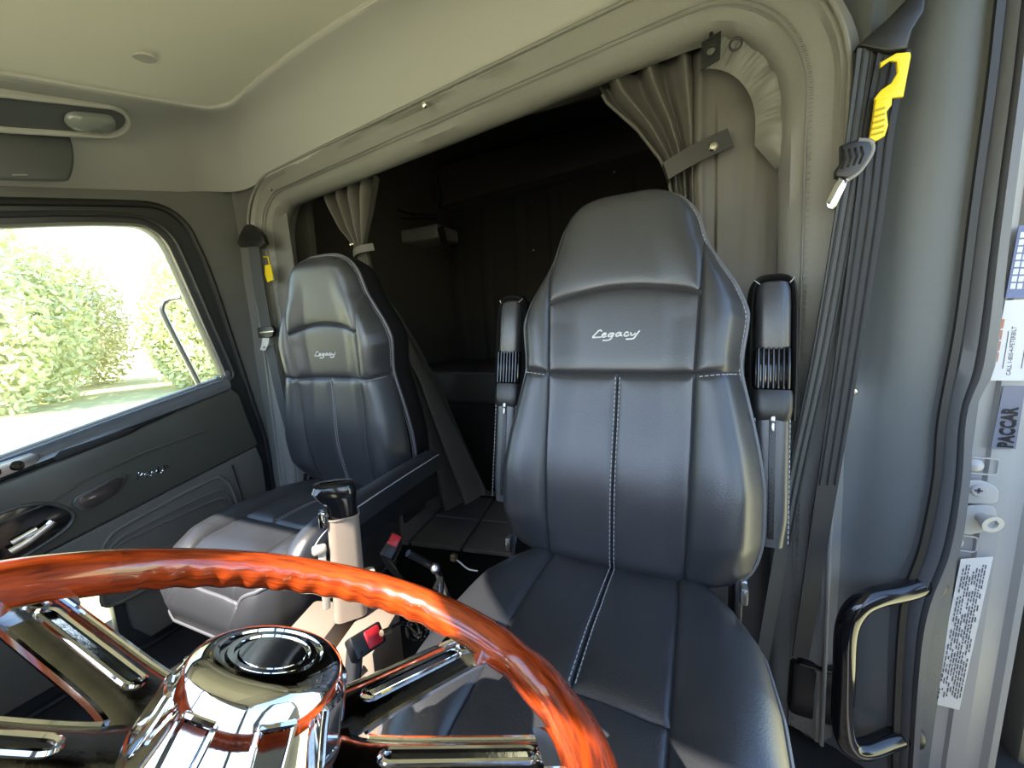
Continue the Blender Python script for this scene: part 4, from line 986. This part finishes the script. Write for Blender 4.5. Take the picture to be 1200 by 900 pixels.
pxplate([(311, 311), (317, 310), (321, 328), (314, 331), (311, 322)], 0.955, 0.005, yo2, M_yellow, 'tag_plate', yt, 0.001)
mesh_obj('tag_loop', rel(tube([P(309, 301, Y=.955), P(314, 301, Y=.955), P(316, 311, Y=.955)], 0.0025, 6), yo2), M_yellow, yt)

# ================================================================== GRAB HANDLE
gh0 = P(985, 860, Y=0.87); gh = empty('grab_handle', tuple(gh0)); tag(gh, 'glossy black curved grab handle beside the driver doorway', 'handle')
hp_ = px_path([(1085, 684, .945), (1060, 692, .925), (1025, 700, .895), (1004, 712, .88), (992, 738, .875), (989, 790, .875), (987, 845, .875), (994, 872, .877), (1012, 878, .89), (1040, 868, .925), (1062, 860, .95)], 8)
mesh_obj('bar', rel(tube(hp_, 0.0185, 14), gh0), M_blackgl, gh)
mesh_obj('grip_strip', rel(tube(px_path([(1000, 742, .868), (997, 790, .862), (994, 845, .862)], 6), 0.0028, 6), gh0), mat('brass_strip', (0.55, 0.48, 0.16), 0.3, metal=0.7), gh)
for q in (hp_[0], hp_[-1]):
    mesh_obj('mount', rel(lathe([(0.028, -0.012), (0.028, 0.0), (0.022, 0.008), (0.018, 0.01)], q, (-0.6, -1, 0), 18), gh0), M_blackpl, gh)

# ================================================================== GEAR LEVER
go_ = np.array([-0.60, 0.455, 0.0])
gl = empty('gear_lever', tuple(go_)); tag(gl, 'tan gear lever with glossy black knob between the seats', 'gear lever')
az = math.atan2(0.455, -0.60)-math.pi/2
def G(d, z=0, tilt=0.03):
    v = np.asarray(d[0])@rot('Y', tilt).T@rot('Z', az).T; return (v, d[1])
rows = []
for z, w_, dp in ((0.466, .060, .05), (0.50, .058, .05), (0.56, .056, .048), (0.655, .054, .046), (0.665, .053, .045)):
    rows.append([(x, y, z) for x, y in rrect(w_, dp, 0.014, 4)])
v, f = grid(np.array(rows), False, True); nn_ = len(rows[0]); f = list(f)+[tuple(4*nn_+i for i in range(nn_))]
sh = mesh_obj('shaft_cover', G((v, f)), M_tan, gl)
mesh_obj('cover_lip', G(tube([(x, y, 0.667) for x, y in rrect(.054, .046, .014, 4)], 0.002, 6, True)), M_tan, sh)
rows = []
for z, w_, dp, dx in ((0.664, .050, .042, 0), (0.69, .054, .046, -.002), (0.705, .066, .05, -.008), (0.718, .074, .052, -.012), (0.728, .066, .046, -.012), (0.732, .04, .03, -.012)):
    rows.append([(x+dx, y, z+0.10*min(0, (x+dx))*-0.6) for x, y in rrect(w_, dp, 0.018, 4)])
v, f = grid(np.array(rows), False, True); f = list(f)+[tuple(5*nn_+i for i in range(nn_)), tuple(range(nn_))[::-1]]
kb = mesh_obj('knob', G((v, f)), M_blackgl, gl)
mesh_obj('knob_trigger', G(rbox((0.012, 0.02, 0.03), (-0.035, -0.012, 0.672), 0.004)), M_chrome, kb)
rl = mesh_obj('range_paddle', G(merge(rbox((0.024, 0.016, 0.016), (-0.044, -0.012, 0.615), 0.005), rbox((0.013, 0.010, 0.12), (-0.040, -0.010, 0.555), 0.003))), mat('beige_plastic', (0.42, 0.38, 0.31), 0.45), gl)
# tan base plates below the lever
mesh_obj('lever_foot', G(rbox((0.03, 0.03, 0.03), (0.034, -0.012, 0.535), 0.008)), MATS['beige_plastic'], gl)
bxo = np.array([-0.575, 0.40, 0.0]); bt = empty('shift_tower', tuple(bxo)); tag(bt, 'tan boxy shift tower base under the gear lever', 'console')
tq = [(-0.075, -0.05), (0.01, -0.05), (0.01, 0.05), (-0.075, 0.05)]
mesh_obj('tower_side', rel(merge(rbox((0.085, 0.13, 0.46), (-0.640, 0.42, 0.23), 0.008, 2, rot('Z', 0.3))), bxo), M_tan, bt)
mesh_obj('tower_face', rel(merge(rbox((0.075, 0.11, 0.46), (-0.535, 0.455, 0.23), 0.008, 2, rot('Z', 0.3))), bxo), M_tan, bt)
mesh_obj('tower_rib', rel(tube([(-0.50, 0.40, 0.44), (-0.53, 0.39, 0.41), (-0.545, 0.385, 0.36)], 0.004, 6), bxo), MATS['beige_plastic'], bt)

# ================================================================== BUCKLES, AIR LINE AND LEVERS BETWEEN THE SEATS
def buckle(label, top, low, rootp):
    e = empty('belt_buckle', tuple(rootp)); tag(e, label, 'buckle')
    top, low, rp_ = map(np.asarray, (top, low, rootp)); d = (top-low); d = d/np.linalg.norm(d)
    vw = CAM-top; vw = vw-d*(vw@d); vw /= np.linalg.norm(vw); sd = np.cross(d, vw); M_ = np.c_[sd, d, vw]
    bd_ = mesh_obj('buckle_body', rel(rbox((0.034, 0.062, 0.018), (top+low)/2, 0.004, 2, M_), rp_), M_blackpl, e)
    mesh_obj('release_button', rel(rbox((0.027, 0.030, 0.012), top-d*0.014+vw*0.006, 0.003, 2, M_), rp_), M_red, bd_)
    mesh_obj('stalk', rel(rib(cr([low, (low+rp_)/2+np.array([0.01, -0.01, 0.0]), rp_], 6), 0.03, 0.004, sd), rp_), M_belt, e)
    return e
buckle('black belt buckle with red button beside the passenger armrest', P(465, 628, X=-.70), P(452, 652, X=-.70), np.array([-0.74, 0.76, 0.30]))
b1, b2 = P(441, 744, X=-.46), P(416, 760, X=-.46)
buckle('black belt buckle with red button beside the coiled air line', b1, b2, b2+np.array([-0.02, -0.02, -0.16]))
ac = np.array([-0.42, 0.47, 0.40]); al = empty('air_line', tuple(ac)); tag(al, 'black coiled air line beside the driver seat', 'air line')
c0_, c1_ = P(482, 742, X=-.43), P(516, 722, X=-.43); ax_ = c1_-c0_; aL = np.linalg.norm(ax_); ax_ /= aL
q1 = np.cross(ax_, (0, 0, 1)); q1 /= np.linalg.norm(q1); q2 = np.cross(q1, ax_)
hx = [c0_+ax_*aL*t+0.016*(q1*math.cos(t*2*math.pi*6)+q2*math.sin(t*2*math.pi*6)) for t in np.linspace(0, 1, 120)]
mesh_obj('coil', rel(tube(hx, 0.0028, 6), ac), M_blackgl, al)
mesh_obj('hose', rel(tube(cr([P(455, 739, X=-.44), P(466, 731, X=-.44), P(476, 732, X=-.44), hx[0]], 6), 0.003, 6), ac), M_blackgl, al)
mesh_obj('brass_fitting', rel(tube([P(447, 742, X=-.44), P(457, 738, X=-.44)], 0.005, 8), ac), mat('brass', (0.65, 0.55, 0.35), 0.3, metal=1.0), al)
mesh_obj('hose_tail', rel(tube(cr([hx[-1], hx[-1]+np.array([-0.01, 0.03, -0.06]), (-0.47, 0.62, 0.06)], 6), 0.003, 6), ac), M_blackgl, al)
ho = np.array([-0.50, 0.66, 0.30]); hl = empty('height_lever', tuple(ho)); tag(hl, 'dark seat adjuster rod with knob and white cable by the driver cushion', 'lever')
mesh_obj('rod', rel(tube(cr([P(478, 648, X=-.55), P(500, 660, X=-.53), P(512, 668, X=-.52), P(520, 690, X=-.50), np.array([-0.40, 0.60, 0.28])], 5), 0.008, 8), ho), M_blackpl, hl)
mesh_obj('knob', rel(lathe([(0.001, 0.012), (0.008, 0.008), (0.011, 0), (0.008, -0.008), (0.001, -0.012)], P(510, 666, X=-.51), (0, 0, 1), 14), ho), M_steel, hl)
mesh_obj('hose', rel(tube(cr([P(510, 690, X=-.49), P(517, 678, X=-.49), P(516, 700, X=-.47)], 6), 0.006, 8), ho), M_blackgl, hl)
mesh_obj('cable', rel(tube(cr([P(534, 655, X=-.50), P(540, 660, X=-.48), P(549, 667, X=-.46), P(560, 669, X=-.44)], 5), 0.0018, 6), ho), M_label, hl)
mesh_obj('cable_clip', rel(rbox((0.014, 0.014, 0.016), P(532, 653, X=-.50), 0.003), ho), MATS['brass'], hl)

# ================================================================== DOME LIGHT, VISOR
dm = np.array([-1.42, 0.42, 1.56]); dl = empty('dome_light', tuple(dm)); tag(dl, 'oval grey dome lamp in the headliner above the passenger window', 'lamp')
ax1, ax2 = P(-60, 105, X=-1.42), P(138, 127, X=-1.42); da = ax2-ax1; dLn = np.linalg.norm(da); da /= dLn
dn = np.array([0.45, 0.22, -0.87]); dn -= da*(dn@da); dn /= np.linalg.norm(dn); db = np.cross(dn, da); mid = (ax1+ax2)/2+dn*0.044
st_ = rrect(dLn, 0.112, 0.054, 8)
ins = [tuple(np.array(q)*[0.94, 0.80]) for q in st_]
mesh_obj('bezel', rel(plate([st_, ins], 0.06, mid, da, db, 0.006, -0.022), dm), M_liner, dl)
mesh_obj('housing', rel(plate([[tuple(np.array(q)*[0.95, 0.83]) for q in st_]], 0.006, mid-dn*0.006, da, db, 0.001), dm), M_bpil, dl)
lc_ = mid+da*(dLn/2-0.085)+db*0.0
rows = []
for k_, (s_, h_) in enumerate(((1, 0.0), (.97, 0.008), (.85, 0.015), (.5, 0.020), (0.05, 0.022))):
    rows.append([lc_+da*a*s_+db*b_*s_+dn*(h_+0.002) for a, b_ in rrect(0.10, 0.052, 0.022, 6)])
mesh_obj('lens', rel(grid(np.array(rows), False, True), dm), mat('frosted_lens', (0.22, 0.24, 0.23), 0.2, coat=0.5), dl)
vo = P(40, 180, X=-1.50); vs = empty('sun_visor', tuple(vo)); tag(vs, 'dark grey sun visor folded against the headliner above the passenger window', 'sun visor')
vq = PL([(-70, 136), (-30, 140), (20, 145), (62, 150), (80, 160), (86, 185), (82, 207), (70, 213), (0, 212), (-70, 205)], X=-1.49)
vl = cr(np.c_[vq[:, 1], vq[:, 2], vq[:, 0]*0], 4, True)[:, :2]
mesh_obj('visor_pad', rel(plate([[tuple(q) for q in vl]], 0.022, (-1.49, 0, 0), EY, EZ, 0.008), vo), mat('visor_vinyl', (0.07, 0.075, 0.078), 0.5, bump=0.15, bscale=420, kind='leather'), vs)
mesh_obj('hinge_mount', rel(rbox((0.03, 0.10, 0.03), P(-12, 140, X=-1.485), 0.008), vo), M_blackpl, vs)
ta, tb_ = P(14, 205, X=-1.476), P(32, 205, X=-1.476)
mesh_obj('visor_tab', rel(tube([ta, tb_], 0.0022, 6), vo), MATS['frosted_lens'], vs)

# ================================================================== SLEEPER FURNITURE
bo_ = np.array([-0.62, 2.3, 0.0]); bk_ = empty('bunk', tuple(bo_)); tag(bk_, 'dark upholstered bunk across the back of the sleeper', 'bunk')
mesh_obj('mattress', rel(rbox((2.36, 0.84, 0.19), (-0.62, 2.33, 0.655), 0.025, 3), bo_), M_dark, bk_)
mesh_obj('mattress_piping', rel(tube([(-1.78, 1.912, 0.742), (0.54, 1.912, 0.742)], 0.006, 6), bo_), M_piping, bk_)
mesh_obj('bunk_box', rel(rbox((2.36, 0.80, 0.56), (-0.62, 2.35, 0.28), 0.01), bo_), M_darker, bk_)
so = P(480, 275, Y=2.2); sf = empty('wall_shelf', tuple(so)); tag(sf, 'grey moulded shelf on the dark sleeper wall above the passenger curtain', 'shelf')
a, b_, c_, d2 = P(443, 262, Y=2.2), P(513, 264, Y=2.2), P(513, 284, Y=2.2), P(445, 284, Y=2.2)
w_ = b_[0]-a[0]
mesh_obj('tray', rel(rbox((w_, 0.26, 0.09), ((a[0]+b_[0])/2, 2.32, (a[2]+c_[2])/2-0.02), 0.02, 3), so), mat('shelf_grey', (0.20, 0.195, 0.185), 0.5), sf)
mesh_obj('tray_lip', rel(tube(cr([P(447, 262, Y=2.18), P(452, 248, Y=2.18), P(462, 244, Y=2.18), P(480, 250, Y=2.18), P(512, 251, Y=2.18)], 5), 0.008, 8), so), M_blackpl, sf)
mesh_obj('retaining_bar', rel(tube([P(470, 256, Y=2.18), P(512, 256, Y=2.18)], 0.005, 6), so), M_blackgl, sf)
mesh_obj('strap', rel(rib([P(516, 266, Y=2.19), P(520, 282, Y=2.19), P(526, 299, Y=2.19)], 0.05, 0.004, (1, 0, 0)), so), M_blackpl, sf)
sk = P(485, 222, Y=2.6)
spk = empty('speaker_pod', tuple(sk)); tag(spk, 'black domed pod high on the sleeper wall above the shelf', 'pod')
mesh_obj('pod_shell', rel(lathe([(0.001, 0.10), (0.10, 0.09), (0.18, 0.05), (0.21, 0.0), (0.21, -0.12)], sk+np.array([0, 0.02, -0.05]), (0, -1, 0), 28), sk), M_darker, spk)
mesh_obj('pod_rim', rel(tube([sk+np.array([0.212*math.cos(a_), 0.02, -0.05+0.212*math.sin(a_)]) for a_ in np.linspace(0, 2*math.pi, 32, endpoint=False)], 0.008, 6, True), sk), M_dark, spk)

# ================================================================== JAMB FITTINGS AND LABELS
def jp(px, py, Y=0.962): return P(px, py, Y=Y)
def flatlabel(name, label, l, parent_o=None, cat='label', Y=0.9655, m=None):
    q = PL(l, Y=Y); o = q.mean(0); e = empty(name, tuple(o)); tag(e, label, cat)
    mesh_obj('backing', rel(plate([[(a[0], a[2]) for a in q]], 0.0008, (0, Y, 0), (1, 0, 0), (0, 0, 1)), o), m or M_label, e, smooth=False)
    return e, o
jdir = P(1126, 680, Y=.964)-P(1108, 826, Y=.964); jdir /= np.linalg.norm(jdir); jx = np.cross((0, 1, 0), jdir); jx = np.array([-jdir[2], 0, jdir[0]])
def vtext(s, size, o, m, parent, po, name='lettering', sh=0.0): return mesh_obj(name, rel(text_data(s, size, o, jdir, jx, 0.0002, sh), po), m, parent, smooth=False)
e, o = flatlabel('certification_label', 'white sticker of fine print low on the door jamb', [(1126, 655), (1164, 652), (1124, 832), (1092, 824)], Y=.9555)
rng_ = random.Random(4)
for k_ in range(9):                                        # unreadable fine print: rows of short ink dashes
    ds = []; t = 0.03
    while t < 0.95:
        L_ = rng_.uniform(0.012, 0.04)
        a = P(lerp(1128, 1095, t)+3+k_*3.2, lerp(657, 824, t), Y=.9545); b_ = P(lerp(1128, 1095, min(.97, t+L_))+3+k_*3.2, lerp(657, 824, min(.97, t+L_)), Y=.9545)
        if rng_.random() > 0.15: ds.append(rib([a, (a+b_)/2, b_], 0.0015, 0.0003, jx))
        t += L_+0.008
    tag(mesh_obj('fine_print', rel(merge(*ds), o), M_ink, e, smooth=False), kind='stuff')
e, o = flatlabel('maker_badge', 'dark blue badge with raised letters on the door jamb above the striker', [(1176, 452), (1202, 452), (1190, 526), (1161, 526)], cat='badge', Y=.9545, m=mat('badge_grey', (0.13, 0.14, 0.19), 0.35))
mesh_obj('lettering', rel(text_data('PACCAR', 0.0185, P(1186, 525, Y=.9535), jdir*1.0, jx*1.35, 0.0008, bold=0.0007), o), mat('badge_black', (0.01, 0.01, 0.015), 0.3), e, smooth=False)
e, o = flatlabel('service_label', 'white service sticker with telephone line on the upper door jamb', [(1178, 352), (1222, 350), (1210, 446), (1160, 446)], Y=.9545)
mesh_obj('fine_print', rel(merge(*[rib([P(1166+k_*2.2, 424-k_*13, Y=.9538), P(1167+k_*2.2, 419-k_*13, Y=.9538), P(1168+k_*2.2, 413-k_*13, Y=.9538)], 0.006, 0.0003, jx) for k_ in range(4)]), o), mat('ink_orange', (0.35, 0.15, 0.10), 0.6), e, smooth=False)
vtext('CALL 1-800-4-PETERBILT', 0.0078, P(1184, 440, Y=.9538), M_ink, e, o)
for k_ in range(2):
    mesh_obj('fine_print', rel(rib([P(1175+k_*22, 432, Y=.9538), P(1180+k_*22, 402, Y=.9538), P(1182+k_*22, 388, Y=.9538)], 0.0009, 0.0003, jx), o), M_ink, e, smooth=False)
e, o = flatlabel('warning_label', 'blue sticker with white print high on the door jamb', [(1194, 264), (1235, 262), (1222, 348), (1178, 350)], Y=.9545, m=mat('label_blue', (0.10, 0.13, 0.26), 0.5))
for k_ in range(4):
    ds = []
    for t in np.arange(0.05, 0.9, 0.11):
        a, b_ = P(lerp(1196, 1181, t)+4+k_*8, lerp(268, 346, t), Y=.9538), P(lerp(1196, 1181, t+.085)+4+k_*8, lerp(268, 346, t+.085), Y=.9538); ds.append(rib([a, (a+b_)/2, b_], 0.006, 0.0003, jx))
    tag(mesh_obj('fine_print', rel(merge(*ds), o), M_label, e, smooth=False), kind='stuff')
sto = P(1158, 600, Y=.955); sk_ = empty('door_striker', tuple(sto)); tag(sk_, 'steel door striker bolt on its plate in the door jamb', 'striker')
pl1 = mesh_obj('striker_plate', rel(plate([[(a[0], a[2]) for a in cr(PL([(1128, 566), (1150, 563), (1168, 572), (1170, 582), (1164, 590), (1128, 588)], Y=.955), 3, True)]], 0.006, (0, .957, 0), (1, 0, 0), (0, 0, 1), 0.002), sto), M_alu, sk_)
mesh_obj('plate_screw', rel(lathe([(0.001, 0.003), (0.010, 0.003), (0.012, 0)], P(1147, 575, Y=.953), (0, -1, 0), 16), sto), M_alu, pl1)
mesh_obj('screw_slot', rel(merge(rbox((0.010, 0.002, 0.003), P(1147, 575, Y=.9495), 0), rbox((0.003, 0.002, 0.010), P(1147, 575, Y=.9495), 0)), sto), M_ink, pl1)
pl2 = mesh_obj('striker_plate', rel(plate([[(a[0], a[2]) for a in cr(PL([(1126, 596), (1160, 592), (1168, 604), (1162, 618), (1140, 626), (1124, 622)], Y=.955), 3, True)]], 0.006, (0, .957, 0), (1, 0, 0), (0, 0, 1), 0.002), sto), M_alu, sk_)
mesh_obj('striker_bolt', rel(merge(lathe([(0.009, -0.004), (0.009, 0.012), (0.015, 0.014), (0.016, 0.022), (0.008, 0.022), (0.007, 0.017), (0.001, 0.017)], P(1150, 606, Y=.955), (0.25, -1, -0.15), 20)), sto), M_alu, sk_)
for c in ((1150, 546), (1126, 636)):
    p_ = P(*c, Y=.956); e = empty('jamb_plug', tuple(p_)); tag(e, 'rounded plug in a square recess above the striker' if c[1] < 600 else 'rounded plug in a square recess below the striker', 'plug')
    mesh_obj('recess_frame', rel(tube([p_+np.array([x, 0, z]) for x, z in rrect(0.042, 0.030, 0.005, 3)], 0.0016, 5, True), p_), M_alu, e)
    mesh_obj('plug_cap', rel(lathe([(0.0005, 0.007), (0.008, 0.005), (0.012, 0)], p_+np.array([-0.008, 0, 0]), (0, -1, 0), 16), p_), mat('plug_grey', (0.35, 0.35, 0.34), 0.4), e)
# ================================================================== OUTSIDE
GZ = -1.25
gmat = mat('dry_grass', (0.66, 0.62, 0.33), 0.9, var=0.35, vscale=1.2, bump=0.3, bscale=20)
ground = tag(mesh_obj('ground', rbox((120, 120, 0.2), (0, 0, GZ-0.1), 0), gmat), 'dry yellow-green ground outside the truck', kind='structure')

rg_ = random.Random(11)
# sunlit trees beyond the passenger window
lm_ = [mat('leaf_light', (0.68, 0.71, 0.42), 0.6, var=0.3, vscale=3), mat('leaf_yellow', (0.74, 0.72, 0.44), 0.6, var=0.3, vscale=3)]
barkm = mat('bark', (0.30, 0.26, 0.21), 0.8)
def bush(name, label, c, r, h, nl, m, seed):
    e = empty(name, tuple(c)); tag(e, label, 'tree', 'trees beyond the passenger window')
    rr = random.Random(seed); V, Fc = [], []
    for i in range(nl):
        th = rr.uniform(0, 2*math.pi); ph = math.acos(rr.uniform(-0.85, 1)); k = rr.uniform(0.45, 1.0)**0.5*(1+0.25*math.sin(3*th+seed))
        p = np.array([r*k*math.sin(ph)*math.cos(th), r*k*math.sin(ph)*math.sin(th), h*0.45+h*0.55*k*math.cos(ph)])
        a = np.array([rr.gauss(0, 1) for _ in range(3)]); a /= np.linalg.norm(a); b = np.cross(a, [rr.gauss(0, 1) for _ in range(3)]); b /= np.linalg.norm(b); s = rr.uniform(.10, .22)
        n = len(V); V += [p-a*s, p+b*s*.45+np.cross(a, b)*s*.1, p+a*s, p-b*s*.45]; Fc.append((n, n+1, n+2, n+3))
    mesh_obj('foliage', (V, Fc), m, e, smooth=False)
    mesh_obj('stem', merge(*[tube(cr([(0, 0, 0), (0.15*math.cos(q), 0.15*math.sin(q), h*0.25), (r*.5*math.cos(q), r*.5*math.sin(q), h*0.6)], 4), [0.06]*5+[0.03]*4, 6) for q in (0.3, 2.3, 4.4)]), barkm, e)
for i in range(9):
    row = i % 2; d_ = 22+row*7.5; y_ = -3.0+i*3.7
    bush('tree', ['pale green sunlit tree', 'taller yellow-green sunlit tree'][row]+' far beyond the passenger window', (-1.7-d_, y_, GZ), 2.95, [5.4, 7.4][row]+0.6*(i % 3), 11000, lm_[row], i)
# grab rail on the outside of the cab, seen through the passenger window
q_ = [(-1.80, P(196, 352, X=-1.80)), (0, P(190, 360, X=-1.80)), (0, P(195, 376, X=-1.80)), (0, P(232, 448, X=-1.80)), (0, P(246, 480, X=-1.80))]
p_ = [q_[0][1]+np.array([0.03, 0.03, 0.01])]+[q[1] for q in q_]
rail = empty('outside_rail', tuple(p_[-1])); tag(rail, 'thin grey rail outside the passenger window', 'rail')
mesh_obj('rail_bar', rel(tube(cr(p_, 6), 0.010, 8), p_[-1]), M_steel, rail)
mesh_obj('rail_foot', rel(tube([p_[-1], p_[-1]+np.array([0.08, 0.0, -0.01])], 0.012, 8), p_[-1]), M_steel, rail)
# outer skin of the sleeper beside the jamb
sk2 = tag(mesh_obj('wall_outer', merge(rbox((0.03, 1.7, 2.9), (0.68, 1.95, 0.75), 0.01), rbox((0.03, 1.7, 2.9), (-1.92, 1.95, 0.75), 0.01)), mat('sleeper_skin', (0.10, 0.095, 0.09), 0.35)), 'dark painted outer skin of the sleeper', kind='structure')
